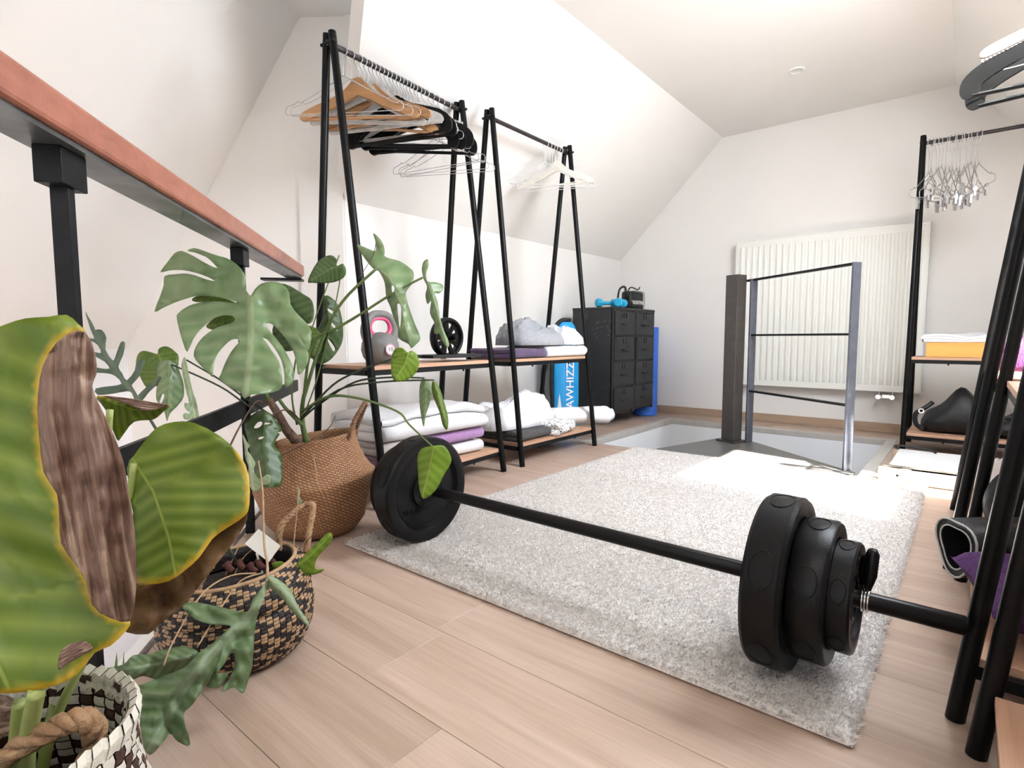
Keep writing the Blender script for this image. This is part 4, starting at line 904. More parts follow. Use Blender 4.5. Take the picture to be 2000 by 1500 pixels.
b = MB(); b.tube(crom([(-.05, -.10, .20), (.03, -.13, .12), (.10, -.12, .13), (.20, -.10, .14)], 4), .009, 8); b.obj('grab_handle', 'bagblack', df, smooth=True)
b = MB(); b.lathe([(.010, -.003), (.016, -.003), (.016, .003), (.010, .003)], 16, (-.285, -.125, .145), 'y', closed=True); b.obj('ring', 'chrome', df)
# flat white platform lying on the floor
wp = thing('flat_platform', 'low white-topped platform with pale wooden edges on the floor by the radiator rack', 'platform', (.10, 3.80, .0))
b = MB(); b.box((-.40, -.30, .052), (.48, .28, .085)); b.obj('top_panel', 'pvc', wp, bevel=.006)
for y0_, y1_ in ((-.335, -.305), (.285, .315)):
    b = MB(); b.box((-.43, y0_, .006), (.50, y1_, .070)); b.obj('side_rail', 'peach', wp, bevel=.004)
b = MB(); b.box((-.44, -.34, .004), (-.30, -.30, .076)); b.obj('corner_block', 'peach', wp, bevel=.003)
b = MB(); b.lathe([(.0005, -.004), (.006, -.004), (.007, 0)], 10, (-.355, -.34, .045), 'y'); b.obj('screw', 'steel_black', wp)
b = MB(); b.box((-.42, -.30, .070), (.48, -.285, .0865)); b.obj('metal_edge', 'raw_steel', wp)
b = MB(); b.box((-.40, -.28, .0), (.47, .26, .052)); b.obj('underframe', 'nosing', wp)
b = MB(); b.tube(crom([(-.40, .20, .10), (-.42, .24, .105), (-.36, .27, .105), (-.25, .26, .10), (-.22, .22, .09)], 4), .006, 6); b.obj('cable', 'bagblack', wp, smooth=True)

# ------------------------------------------------------------------ right-hand racks: what they hold
heap('fleece_ball', (.13, 2.99, S0 + .001), .09, .065, .12, 'sheet', 'fluffy white-grey bundle at the far end of a low right shelf', 'bundle', seed=31, crease=.3)
# purple cushion on low shelf, poking out
cu = MB(); n_ = 18; vs = []
for sgn in (1, -1):
    for i_ in range(n_ + 1):
        for j_ in range(n_ + 1):
            u, v = -1 + 2 * i_ / n_, -1 + 2 * j_ / n_
            pinx = 1 - .12 * (1 - v * v); piny = 1 - .12 * (1 - u * u)
            z = .058 * ((1 - u ** 4) * (1 - v ** 4)) ** .5 * (1 + .12 * noise.noise(Vector((u * 2, v * 2, sgn))))
            vs.append((u * .20 * (1 - .10 * (1 - v * v)), v * .175 * (1 - .10 * (1 - u * u)), .062 + sgn * z))
m_ = (n_ + 1) ** 2
fs = []
for s_ in range(2):
    for i_ in range(n_):
        for j_ in range(n_): a = s_ * m_ + i_ * (n_ + 1) + j_; fs.append((a, a + 1, a + n_ + 2, a + n_ + 1))
cu.add(vs, fs); o = cu.obj('cushion', 'purple_fab', None, smooth=True); o.location = (.215, 1.63, S0 + .003); o.rotation_euler = (0, .06, .22)
tag(o, 'plush purple cushion on the low shelf beside the barbell end', 'cushion')
# leather roll with a flap end
lr = thing('leather_roll', 'black leather roll with pale piping on the low right shelf', 'leather roll', (.185, 1.965, S0 + .001), .60)
b = MB(); vs = []; rows = 14; na = 30; R_ = .078
tri = []
for k in range(na):
    a = 2 * PI * k / na; rr = R_ * (1 + .13 * math.cos(3 * (a - PI / 2 + PI))); tri.append((rr * math.cos(a), rr * math.sin(a)))
for j in range(rows):
    f = j / (rows - 1); x = -.225 + .42 * f; s_ = .93 + .10 * math.sin(PI * f)
    vs += [(x, y * s_, .080 + z * s_) for y, z in tri]
b.add(vs, [(j * na + k, j * na + (k + 1) % na, (j + 1) * na + (k + 1) % na, (j + 1) * na + k) for j in range(rows - 1) for k in range(na)] + [tuple((rows - 1) * na + k for k in range(na))])
for j in range(3): pass
inn = [(x_, y * .72, .080 + z * .72) for x_ in (-.225, -.16) for y, z in tri]
b.add(inn, [(k, (k + 1) % na, na + (k + 1) % na, na + k) for k in range(na)] + [tuple(na + k for k in range(na))])
o_ = len(b.v) - 2 * na
b.f += [(k, (k + 1) % na, o_ + (k + 1) % na, o_ + k) for k in range(na)]
b.obj('body', 'bagblack', lr, smooth=True, auto=True)
b = MB(); b.tube([(-.227, y * .93, .080 + z * .93) for y, z in tri], .0028, 6, closed=True); b.obj('piping', 'greyplastic', lr, smooth=True)
b = MB(); b.tube([(-.227, y * .70, .080 + z * .70) for y, z in tri], .0022, 6, closed=True); b.obj('piping', 'greyplastic', lr, smooth=True)
# round padded ring standing behind it
b = MB(); vs = []; na, nb_ = 48, 16
for k in range(na):
    a = 2 * PI * k / na; pl = 1 + .02 * math.sin(a * 24)
    for j in range(nb_):
        c = 2 * PI * j / nb_; r = .085 + .052 * pl * math.cos(c); vs.append((r * math.cos(a), .045 * pl * math.sin(c), .137 + r * math.sin(a)))
b.add(vs, [(k * nb_ + j, ((k + 1) % na) * nb_ + j, ((k + 1) % na) * nb_ + (j + 1) % nb_, k * nb_ + (j + 1) % nb_) for k in range(na) for j in range(nb_)])
o = b.obj('padded_ring', 'bagblack', None, smooth=True); o.location = (.19, 2.165, S0 + .001); o.rotation_euler = (0, 0, .1); tag(o, 'puffy black padded ring standing behind the leather roll', 'padded ring')
# small black grip/dumbbell deeper on that shelf
sd_ = thing('hand_weight', 'small black hand weight deep on the low right shelf', 'hand weight', (.33, 1.86, S0 + .001))
for s in (-1, 1):
    b = MB(); b.lathe([(.0005, s * .045), (.028, s * .045), (.032, s * .055), (.032, s * .08), (.028, s * .088), (.0005, s * .088)], 16, (0, 0, .033), 'x'); b.obj('head', 'plate', sd_, smooth=True, auto=True)
b = MB(); b.tube([(-.05, 0, .033), (.05, 0, .033)], .012, 10); b.obj('grip', 'plate', sd_, smooth=True)
# middle shelf of the rack beyond: maroon box and purple cloth
bxm = MB(); bxm.box((-.10, -.12, 0), (.10, .12, .10)); o = bxm.obj('maroon_box', 'maroon', None, bevel=.004); o.location = (.29, 2.62, S1 + .001); tag(o, 'maroon cardboard box on the right-hand middle shelf', 'box')
heap('purple_scarf', (.18, 2.88, S1 + .001), .10, .10, .10, 'purple_fab', 'crumpled purple satin scarf on the right-hand middle shelf', 'scarf', seed=33, crease=.9)

# ------------------------------------------------------------------ rug
GX0, GX1, GY0, GY1 = -1.722, -.128, 1.143, 3.43
rg = thing('rug', 'large beige shaggy rug in the middle of the wooden floor', 'rug', ((GX0 + GX1) / 2, (GY0 + GY1) / 2, 0))
gx, gy = (GX0 + GX1) / 2, (GY0 + GY1) / 2
nx, ny = 200, 290
X = np.linspace(GX0, GX1, nx); Y = np.linspace(GY0, GY1, ny)
ed = np.minimum(np.minimum((X - GX0)[:, None] + 0 * Y, (GX1 - X)[:, None] + 0 * Y), np.minimum((Y - GY0)[None, :] + 0 * X[:, None], (GY1 - Y)[None, :] + 0 * X[:, None]))
rs_ = np.random.RandomState(4)
Zr = .004 + .014 * np.clip(ed / .010, 0, 1) ** .5 + rs_.rand(nx, ny) * .003 * (ed > .002)
vs = np.stack([np.repeat(X, ny) - gx, np.tile(Y, nx) - gy, Zr.ravel()], 1)
ii, jj = np.meshgrid(np.arange(nx - 1), np.arange(ny - 1), indexing='ij'); a = (ii * ny + jj).ravel()
fs = np.stack([a, a + ny, a + ny + 1, a + 1], 1)
me = bpy.data.meshes.new('rug_body'); me.from_pydata(vs.tolist(), [], fs.tolist()); me.polygons.foreach_set('use_smooth', [True] * len(me.polygons)); me.materials.append(M['rug'])
o = bpy.data.objects.new('rug_body', me); COL.objects.link(o); o.parent = rg
b = MB(); b.box((GX0 + .002, GY0 + .002, .0008), (GX1 - .002, GY1 - .002, .0045)); b.obj('backing', 'rugback', rg, org=(gx, gy, 0))
# pile: short leaning tufts, denser towards the near side
def tufts(n, x0, x1, y0, y1, h0, h1, w, seed):
    r = np.random.RandomState(seed); x = r.uniform(x0, x1, n); y = r.uniform(y0, y1, n)
    e_ = np.minimum(np.minimum(x - GX0, GX1 - x), np.minimum(y - GY0, GY1 - y)); z = .004 + .014 * np.clip(e_ / .010, 0, 1) ** .5 - .001
    hh = r.uniform(h0, h1, n); an = r.uniform(0, PI, n); lx = r.normal(.0035, .004, n); ly = r.normal(-.002, .004, n)
    ww = w * r.uniform(.6, 1.3, n)
    lx += np.where(x - GX0 < .008, -.004, 0) + np.where(GX1 - x < .008, .004, 0); ly += np.where(y - GY0 < .008, -.005, 0)
    A = np.stack([x - np.cos(an) * ww - gx, y - np.sin(an) * ww - gy, z], 1); B_ = np.stack([x + np.cos(an) * ww - gx, y + np.sin(an) * ww - gy, z], 1); C = np.stack([x + lx - gx, y + ly - gy, z + hh], 1)
    return np.stack([A, B_, C], 1).reshape(-1, 3)
T_ = np.concatenate([tufts(90000, GX0, GX1, GY0, GY0 + .75, .005, .011, .0028, 1), tufts(50000, GX0, GX1, GY0 + .75, GY0 + 1.5, .005, .010, .003, 2), tufts(22000, GX0, GX1, GY0 + 1.5, GY1, .005, .010, .004, 3)])
me = bpy.data.meshes.new('pile'); nT = len(T_) // 3
me.vertices.add(len(T_)); me.vertices.foreach_set('co', T_.ravel()); me.loops.add(len(T_)); me.loops.foreach_set('vertex_index', np.arange(len(T_))); me.polygons.add(nT); me.polygons.foreach_set('loop_start', np.arange(0, len(T_), 3)); me.update(); me.materials.append(M['pile'])
o = bpy.data.objects.new('pile', me); COL.objects.link(o); o.parent = rg; o['kind'] = 'stuff'

# ------------------------------------------------------------------ barbell
BY, BZ = 1.335, .0; RB = .19; ZB_ = .019 + RB
bb = thing('barbell', 'black barbell with stacked round plates lying across the rug', 'barbell', (-.9, BY, ZB_)); ox = -.9
b = MB(); b.tube([(-1.84 - ox, 0, 0), (-1.835 - ox, 0, 0), (.020 - ox, 0, 0), (.026 - ox, 0, 0)], [.014, .0185, .0185, .014], 20); b.obj('bar', 'bar', bb, smooth=True, auto=True)
def wplate(xc, r, th, side, name='weight_plate'):
    h = th / 2
    prof = [(.020, -h * .55), (.045, -h * .6), (.048, -h * .75), (r * .34, -h * .78), (r * .36, -h * .55), (r * .74, -h * .55), (r * .78, -h * .9), (r * .86, -h), (r * .965, -h * .97), (r, -h * .78), (r, h * .78), (r * .965, h * .97), (r * .86, h), (r * .78, h * .9), (r * .74, h * .55), (r * .36, h * .55), (r * .34, h * .78), (.048, h * .75), (.045, h * .6), (.020, h * .55)]
    b = MB(); b.lathe(prof, 64, (xc - ox, 0, 0), 'x', closed=True); p = b.obj(name, 'plate', bb, smooth=True, auto=True)
    for k in range(6):
        a = 2 * PI * k / 6 + PI / 2 + .1; g = MB(); pts = []
        for q in range(20):
            t_ = 2 * PI * q / 20; da = math.cos(t_) * .21; xx = math.sin(t_) * h * .6; pts.append((xc - ox + xx, (r + .0005) * math.cos(a + da), (r + .0005) * math.sin(a + da)))
        g.tube(pts, .0012, 5, closed=True); g.obj('grip_groove', 'plate', p, smooth=True)
    for rr_ in (.40, .72):
        g = MB(); g.tube([(xc - ox - side * h * .56, r * rr_ * math.cos(t_), r * rr_ * math.sin(t_)) for t_ in np.linspace(0, 2 * PI, 49)[:-1]], .0016, 5, closed=True); g.obj('moulded_ring', 'plate', p, smooth=True)
    return p
pR = wplate(-.303, RB, .080, 1); wplate(-.228, .152, .070, 1); wplate(-.176, .116, .046, 1)
pL = wplate(-1.520, RB, .080, -1); wplate(-1.596, .152, .070, -1); wplate(-1.652, .116, .046, -1)
for txt, an in (('10 KG', PI), ):
    lettering(txt, .030, 'plate', pL, basis((0, 1, 0), (0, 0, 1), (-1.520 - ox + .024, -.07, -.07)))
for s, x in ((1, -.150), (-1, -1.680)):
    c = MB()
    for k in range(3): c.tube([(x - ox + s * (.004 + k * .0055), .0215 * math.cos(t_), .0215 * math.sin(t_)) for t_ in np.linspace(0, 2 * PI, 25)[:-1]], .0024, 6, closed=True)
    co = c.obj('spring_collar', 'chrome', bb, smooth=True)
    for dy, hh, xo in ((.004, .105, .012), (.026, .082, .0)):
        g = MB(); g.tube([(x - ox + s * xo, dy, .022), (x - ox + s * (xo + .002), dy + .010, .05), (x - ox + s * (xo + .004), dy + .016, hh - .01), (x - ox + s * (xo + .004), dy + .016, hh)], [.006, .0125, .0125, .008], 12); g.obj('collar_grip', 'bar', co, smooth=True)

# ------------------------------------------------------------------ plants
def inside(p, poly):
    c = False; n = len(poly); x, y = p
    for i in range(n):
        x0, y0 = poly[i]; x1, y1 = poly[i - 1]
        if (y0 > y) != (y1 > y) and x < (x1 - x0) * (y - y0) / (y1 - y0) + x0: c = not c
    return c
def segd(p, a, b):
    ab = b - a; t = max(0, min(1, (p - a) @ ab / (ab @ ab + 1e-9))); return np.linalg.norm(p - a - ab * t), t
def leaf(name, out, rib, d0, d1, mat, parent, org, zoom=None, fold=.0, cup=.0, tilt=0., wav=.004, k=3, g=None, edge=None, holes=(), smooth=True, seed=0, label=None, edgew=14, wf=.03, fw=0.):
    """thin leaf: outline and midrib drawn in photo pixels, stood at its own distance d0 (rib start) .. d1 (tip), folded about the rib"""
    def zz(p): return np.array(p, float) if zoom is None else np.array([zoom[0] + p[0] / zoom[2], zoom[1] + p[1] / zoom[2]])
    out = [zz(p) for p in out]; rib = [zz(p) for p in rib]; holes = [[zz(p) for p in h] for h in holes]
    if smooth: out = crom(out, k, True)
    A = np.array(out); lo, hi = A.min(0), A.max(0); g = g or max(5, min(hi - lo) / 9)
    pts = [tuple(p) for p in out]; n = len(pts); hp = []
    for h in holes: hp.append([tuple(p) for p in crom(h, 3, True)])
    allp = list(pts); faces = [list(range(n))]; edges = []
    for h in hp:
        s = len(allp); allp += h; edges += [(s + i, s + (i + 1) % len(h)) for i in range(len(h))]
    r_ = random.Random(seed)
    y = lo[1] + g / 2; row = 0
    while y < hi[1]:
        x = lo[0] + g / 2 + (g / 2 if row % 2 else 0)
        while x < hi[0]:
            if inside((x, y), pts) and min(segd(np.array((x, y)), A[i - 1], A[i])[0] for i in range(n)) > g * .35: allp.append((x, y))
            x += g
        y += g * .87; row += 1
    for i in range(len(rib) - 1):
        m = max(2, int(np.linalg.norm(rib[i + 1] - rib[i]) / g))
        for q in range(m):
            p = rib[i] + (rib[i + 1] - rib[i]) * q / m
            if inside(p, pts): allp.append(tuple(p))
    res = delaunay_2d_cdt([Vector(p) for p in allp], edges, faces, 2 if False else 1, 1e-4)
    V2 = [np.array((v.x, v.y)) for v in res[0]]; F = res[2]
    tri = []
    for f in F:
        c = sum(V2[i] for i in f) / len(f)
        if any(inside(c, h) for h in hp): continue
        tri.append(tuple(f))
    Ls = [np.linalg.norm(rib[i + 1] - rib[i]) for i in range(len(rib) - 1)]; tot = sum(Ls); mx = 1e-6; TD = []
    for p in V2:
        best = None; acc = 0
        for i in range(len(rib) - 1):
            d, t = segd(p, rib[i], rib[i + 1])
            if best is None or d < best[0]:
                ab = rib[i + 1] - rib[i]; s = np.sign(ab[0] * (p - rib[i])[1] - ab[1] * (p - rib[i])[0]) or 1
                best = (d, (acc + t * Ls[i]) / tot, s)
            acc += Ls[i]
        TD.append(best); mx = max(mx, best[0])
    vs = []; uv = []; eg = []
    E_ = [np.array(zz(p)) for p in edge] if edge else None
    for p, (d, t, s) in zip(V2, TD):
        q = d / mx
        D = d0 + (d1 - d0) * t + fold * q + cup * q * q + tilt * s * q + wav * noise.noise(Vector((p[0] * wf + seed, p[1] * wf, seed * 1.3)))
        D += fw * noise.noise(Vector((s * q * 2.6 + seed + .8 * math.sin(t * 5), t * 2.2, .4))) if fw else 0
        vs.append(at(p[0], p[1], D)); uv.append((t, s * q))
        if E_ is not None:
            dd = min(segd(p, E_[i], E_[i + 1])[0] for i in range(len(E_) - 1)); eg.append(max(0, 1 - dd / edgew) ** .8 if dd < edgew else 0)
    me = bpy.data.meshes.new(name); me.from_pydata([tuple(v - np.array(org)) for v in vs], [], tri)
    ul = me.uv_layers.new(name='UVMap')
    for lp_ in me.loops: ul.data[lp_.index].uv = uv[lp_.vertex_index]
    if E_ is not None:
        at_ = me.attributes.new('edge', 'FLOAT', 'POINT'); at_.data.foreach_set('value', eg)
    me.polygons.foreach_set('use_smooth', [True] * len(me.polygons)); me.materials.append(M[mat])
    o = bpy.data.objects.new(name, me); COL.objects.link(o); o.parent = parent
    sm = o.modifiers.new('thickness', 'SOLIDIFY'); sm.thickness = .0009; sm.offset = 0
    if label: o['label'] = label
    return o
def stalk(name, pts, r, mat, parent, org, n=8, k=5):
    """pts: (u, v, distance)"""
    P = [at(*p) - np.array(org) for p in pts]; C = crom(P, k); m = len(C)
    rr = np.linspace(r[0], r[1], m) if hasattr(r, '__len__') else r
    b = MB(); b.tube(C, rr, n); return b.obj(name, mat, parent, smooth=True)
def lathe_uv(name, prof, n, mat, parent, c=(0, 0, 0), warp=None, kind=None):
    vs = []; uv = []; m = len(prof); acc = [0]
    for i in range(1, m): acc.append(acc[-1] + math.dist(prof[i], prof[i - 1]))
    for k in range(n + 1):
        a = 2 * PI * k / n
        for i, (r, h) in enumerate(prof):
            p = (r * math.cos(a), r * math.sin(a), h)
            if warp: p = warp(p)
            vs.append((p[0] + c[0], p[1] + c[1], p[2] + c[2])); uv.append((k / n, acc[i]))
    fs = [(k * m + i, (k + 1) * m + i, (k + 1) * m + i + 1, k * m + i + 1) for k in range(n) for i in range(m - 1)]
    me = bpy.data.meshes.new(name); me.from_pydata(vs, [], fs); ul = me.uv_layers.new(name='UVMap')
    for lp_ in me.loops: ul.data[lp_.index].uv = uv[lp_.vertex_index]
    me.polygons.foreach_set('use_smooth', [True] * len(me.polygons)); me.materials.append(M[mat])
    o = bpy.data.objects.new(name, me); COL.objects.link(o); o.parent = parent; return o
def resample(prof, rows):
    P = [np.array(p, float) for p in prof]; L_ = [0]
    for a, b_ in zip(P, P[1:]): L_.append(L_[-1] + np.linalg.norm(b_ - a))
    out = []
    for q in np.linspace(0, L_[-1], rows + 1):
        i = min(len(P) - 2, max(0, np.searchsorted(L_, q) - 1)); t = (q - L_[i]) / (L_[i + 1] - L_[i] + 1e-9); out.append(P[i] + (P[i + 1] - P[i]) * t)
    return out
def woven(prof, n, rows, pat, names, mats, parent, side=1, bulge=.0025, warp=None, skew=0):
    """basket skin made of single bulging strips, sorted by colour into two meshes"""
    R_ = resample(prof, rows); bs = [MB(), MB()]
    def pt(i, j, off):
        j0 = max(0, min(rows - 1, int(math.floor(j)))); t = j - j0; p = R_[j0] + (R_[j0 + 1] - R_[j0]) * t
        tg = R_[j0 + 1] - R_[j0]; tg = tg / (np.linalg.norm(tg) + 1e-9); nr, nz_ = tg[1], -tg[0]
        a = 2 * PI * (i + skew * j) / n; r = p[0] + side * nr * off; h = p[1] + side * nz_ * off; q = (r * math.cos(a), r * math.sin(a), h)
        return warp(q) if warp else q
    for j in range(rows):
        for i in range(n):
            m = pat(i, j); e_ = .06
            gx_ = [i + e_, i + .5, i + 1 - e_]; gy_ = [j + e_, j + .5, j + 1 - e_]
            vs = [pt(x, y, bulge * (1 if (x == gx_[1] and y == gy_[1]) else (.7 if (x == gx_[1] or y == gy_[1]) else .15))) for y in gy_ for x in gx_]
            bs[m].add(vs, [(0, 1, 4, 3), (1, 2, 5, 4), (3, 4, 7, 6), (4, 5, 8, 7)])
    for b_, nm, mt in zip(bs, names, mats):
        o = b_.obj(nm, mt, parent, smooth=True); o['kind'] = 'stuff'
def rope(name, pts, r, mat, parent, tw=9, strands=3, k=6):
    C = crom(pts, k); m = len(C); C = [np.array(c) for c in C]; b = MB()
    T = [C[min(i + 1, m - 1)] - C[max(i - 1, 0)] for i in range(m)]; ref = np.array([.3, .2, .93])
    for s in range(strands):
        P = []
        for i in range(m):
            t = T[i] / np.linalg.norm(T[i]); u = np.cross(t, ref); u /= np.linalg.norm(u); w = np.cross(t, u); a = 2 * PI * s / strands + tw * 2 * PI * i / m
            P.append(C[i] + (math.cos(a) * u + math.sin(a) * w) * r * .55)
        b.tube(P, r * .62, 6)
    return b.obj(name, mat, parent, smooth=True)

# --- seagrass basket
SB = (-1.965, 1.177, .001)
def tilt_sb(p):
    f = max(0, min(1, (p[2] - .06) / .12)); s = p[0] * RV[0] + p[1] * RV[1]
    return (p[0], p[1], p[2] + .14 * s * f)
bk = thing('seagrass_basket', 'brown woven seagrass belly basket holding the monstera', 'basket', SB)
pf = [(.0005, .001), (.12, .001), (.155, .010), (.185, .05), (.203, .11), (.217, .165), (.226, .195), (.228, .204), (.216, .214), (.192, .250), (.172, .295), (.160, .332), (.155, .357), (.158, .370), (.152, .372), (.148, .358), (.150, .32), (.16, .27)]
lathe_uv('body', pf, 72, 'seagrass', bk, warp=tilt_sb)
def sbp(a, r, z): return np.array(tilt_sb((r * math.cos(a), r * math.sin(a), z)))
for a0, a1, hh in ((1.05, .35, .12), ):
    p0, p1 = sbp(a0, .15, .357), sbp(a1, .15, .357)
    up = np.array([RV[0], RV[1], 0]) * .06 + np.array([0, 0, hh])
    rope('handle', [p0 + np.array([0, 0, -.03]), p0 + up * .3, (p0 * .6 + p1 * .4) + up * .95, (p0 * .3 + p1 * .7) + up * 1.0, p1 + up * .5, p1 + np.array([0, 0, -.02])], .009, 'rope', bk)
rope('handle', [sbp(3.9, .152, .36), sbp(3.95, .165, .39), sbp(4.25, .175, .37), sbp(4.6, .172, .375), sbp(4.75, .158, .36)], .008, 'rope', bk)
mo = thing('monstera_plant', 'large monstera with split leaves growing in the seagrass basket', 'plant', (SB[0], SB[1], .28)); og = (SB[0], SB[1], .28)
b = MB(); b.lathe([(.0005, .025), (.08, .02), (.142, .0)], 32); b.obj('soil', 'soil', mo, smooth=True)
z8 = (300, 450, 3.75); z6 = (600, 440, 2.857); z4 = (0, 420, 2.857); zM = (640, 440, 5.0); z1 = (680, 820, 3.226); z16 = (160, 600, 5.356); zB = (430, 780, 5.0); zF = (300, 1000, 3.75); z5 = (0, 900, 2.5)
big = [(700, 472), (668, 415), (674, 345), (640, 280), (595, 238), (540, 205), (480, 188), (400, 162), (335, 138), (290, 130), (245, 150), (305, 163), (385, 195), (432, 235), (468, 277), (400, 250), (325, 208), (258, 170), (200, 150), (150, 170), (100, 235), (48, 306), (110, 294), (205, 290), (300, 308), (382, 335), (452, 372), (380, 357), (300, 328), (230, 316), (160, 321), (80, 334), (75, 400), (48, 480), (6, 596), (62, 571), (150, 530), (240, 500), (312, 480), (400, 480), (480, 490), (560, 510), (632, 532), (540, 526), (440, 521), (330, 531), (250, 556), (178, 608), (170, 645), (190, 740), (218, 830), (246, 890), (288, 800), (332, 738), (390, 682), (452, 640), (520, 620), (582, 630), (598, 655), (560, 682), (480, 706), (420, 736), (360, 782), (310, 850), (294, 922), (340, 987), (400, 1042), (433, 1074), (441, 980), (470, 902), (520, 842), (570, 802), (612, 795), (628, 816), (600, 847), (560, 902), (520, 982), (490, 1060), (481, 1087), (560, 1150), (640, 1190), (664, 1232), (722, 1202), (820, 1197), (915, 1172), (943, 1130), (940, 1050), (918, 960), (868, 885), (822, 815), (798, 790), (830, 798), (885, 862), (935, 950), (958, 1060), (962, 1155), (1018, 1112), (1028, 1040), (1000, 950), (942, 850), (882, 772), (818, 690), (858, 682), (908, 722), (965, 790), (1015, 870), (1044, 960), (1056, 1052), (1090, 1040), (1128, 972), (1134, 900), (1085, 800), (1022, 722), (960, 668), (900, 632), (962, 655), (1042, 732), (1102, 832), (1130, 880), (1150, 830), (1156, 740), (1122, 680), (1062, 620), (1003, 542), (992, 452), (942, 392), (862, 375), (790, 390), (742, 430), (716, 472)]
leaf('leaf', big, [(706, 480), (715, 700), (705, 950), (668, 1225)], 1.90, 1.72, 'mons', mo, og, z8, fold=.10, cup=-.06, wav=.03, k=2, g=9, seed=1, label='large split leaf with long slits')
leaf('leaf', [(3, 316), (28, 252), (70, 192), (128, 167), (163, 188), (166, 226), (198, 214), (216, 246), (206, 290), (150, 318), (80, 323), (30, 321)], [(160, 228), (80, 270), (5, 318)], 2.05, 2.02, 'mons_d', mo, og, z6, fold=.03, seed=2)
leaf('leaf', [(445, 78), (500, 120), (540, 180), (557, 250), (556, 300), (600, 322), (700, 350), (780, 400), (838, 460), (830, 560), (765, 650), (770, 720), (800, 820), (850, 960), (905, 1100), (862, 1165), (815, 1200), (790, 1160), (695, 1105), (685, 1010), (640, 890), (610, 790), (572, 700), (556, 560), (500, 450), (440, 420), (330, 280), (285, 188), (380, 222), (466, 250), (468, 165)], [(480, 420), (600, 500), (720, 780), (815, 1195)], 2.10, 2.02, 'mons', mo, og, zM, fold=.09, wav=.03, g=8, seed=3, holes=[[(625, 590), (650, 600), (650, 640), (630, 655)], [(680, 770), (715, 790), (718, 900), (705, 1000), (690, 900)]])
leaf('leaf', [(980, 335), (985, 400), (962, 470), (978, 548), (1050, 555), (1118, 578), (1130, 620), (1090, 665), (1042, 665), (1068, 730), (1090, 850), (1100, 910), (1140, 1040), (1185, 1140), (1172, 1195), (1130, 1150), (1090, 1060), (1060, 1065), (1035, 1040), (1045, 960), (1000, 860), (1010, 740), (975, 770), (955, 680), (972, 600), (940, 530), (920, 440), (930, 370), (955, 340)], [(960, 520), (1030, 700), (1100, 960), (1175, 1190)], 2.08, 2.02, 'mons', mo, og, zM, fold=.06, g=6, wav=.02, seed=4)
leaf('leaf', [(470, 735), (490, 690), (530, 684), (562, 712), (577, 700), (610, 718), (626, 770), (602, 830), (545, 868), (480, 862), (468, 795)], [(566, 712), (545, 780), (485, 864)], 1.98, 1.95, 'young', mo, og, z6, fold=.025, seed=5)
leaf('leaf', [(535, 165), (600, 162), (640, 212), (648, 270), (602, 350), (562, 430), (512, 480), (470, 495), (448, 430), (440, 330), (438, 230), (470, 178)], [(540, 170), (510, 320), (465, 492)], 1.80, 1.78, 'young', mo, og, z1, fold=.03, seed=6, label='bright green heart-shaped leaf in front of the barbell plate')
leaf('leaf', [(655, 848), (690, 900), (692, 960), (662, 1060), (650, 1125), (634, 1050), (626, 950), (632, 880)], [(656, 850), (665, 960), (650, 1122)], 1.98, 1.96, 'mons', mo, og, z6, fold=.03, seed=7)
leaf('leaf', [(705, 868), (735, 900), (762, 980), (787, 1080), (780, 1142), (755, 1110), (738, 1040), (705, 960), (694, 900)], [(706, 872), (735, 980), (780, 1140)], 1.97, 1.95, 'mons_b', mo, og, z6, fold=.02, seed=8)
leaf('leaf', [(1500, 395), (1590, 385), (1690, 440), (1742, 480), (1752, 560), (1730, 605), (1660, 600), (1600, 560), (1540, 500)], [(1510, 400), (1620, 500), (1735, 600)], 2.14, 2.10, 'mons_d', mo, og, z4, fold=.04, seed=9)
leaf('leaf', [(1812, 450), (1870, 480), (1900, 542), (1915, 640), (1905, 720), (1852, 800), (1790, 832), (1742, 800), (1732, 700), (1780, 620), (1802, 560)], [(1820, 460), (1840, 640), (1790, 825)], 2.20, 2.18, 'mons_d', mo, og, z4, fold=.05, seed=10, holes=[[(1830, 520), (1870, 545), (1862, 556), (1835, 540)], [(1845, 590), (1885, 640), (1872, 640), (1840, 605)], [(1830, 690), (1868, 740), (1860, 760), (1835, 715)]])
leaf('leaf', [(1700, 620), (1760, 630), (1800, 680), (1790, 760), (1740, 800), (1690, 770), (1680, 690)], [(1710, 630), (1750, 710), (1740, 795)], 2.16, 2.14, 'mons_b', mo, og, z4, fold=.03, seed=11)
leaf('leaf', [(1570, 540), (1650, 560), (1720, 640), (1700, 720), (1620, 760), (1550, 740), (1520, 640)], [(1580, 550), (1640, 650), (1620, 755)], 2.15, 2.12, 'mons_d', mo, og, z4, fold=.04, seed=12)
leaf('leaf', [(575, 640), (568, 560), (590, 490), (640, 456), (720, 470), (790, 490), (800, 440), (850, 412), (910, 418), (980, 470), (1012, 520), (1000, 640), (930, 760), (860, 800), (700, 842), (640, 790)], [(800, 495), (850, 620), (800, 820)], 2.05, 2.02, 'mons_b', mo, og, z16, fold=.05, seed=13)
leaf('leaf', [(800, 580), (880, 550), (960, 562), (1010, 640), (1062, 800), (1062, 940), (1000, 1032), (930, 1100), (905, 1150), (890, 1195), (872, 1130), (850, 1060), (795, 1000), (775, 920), (792, 760), (786, 650)], [(900, 560), (920, 800), (890, 1190)], 2.0, 1.96, 'mons', mo, og, z16, fold=.05, seed=14, holes=[[(840, 910), (862, 915), (855, 960), (825, 1010), (815, 990)]])
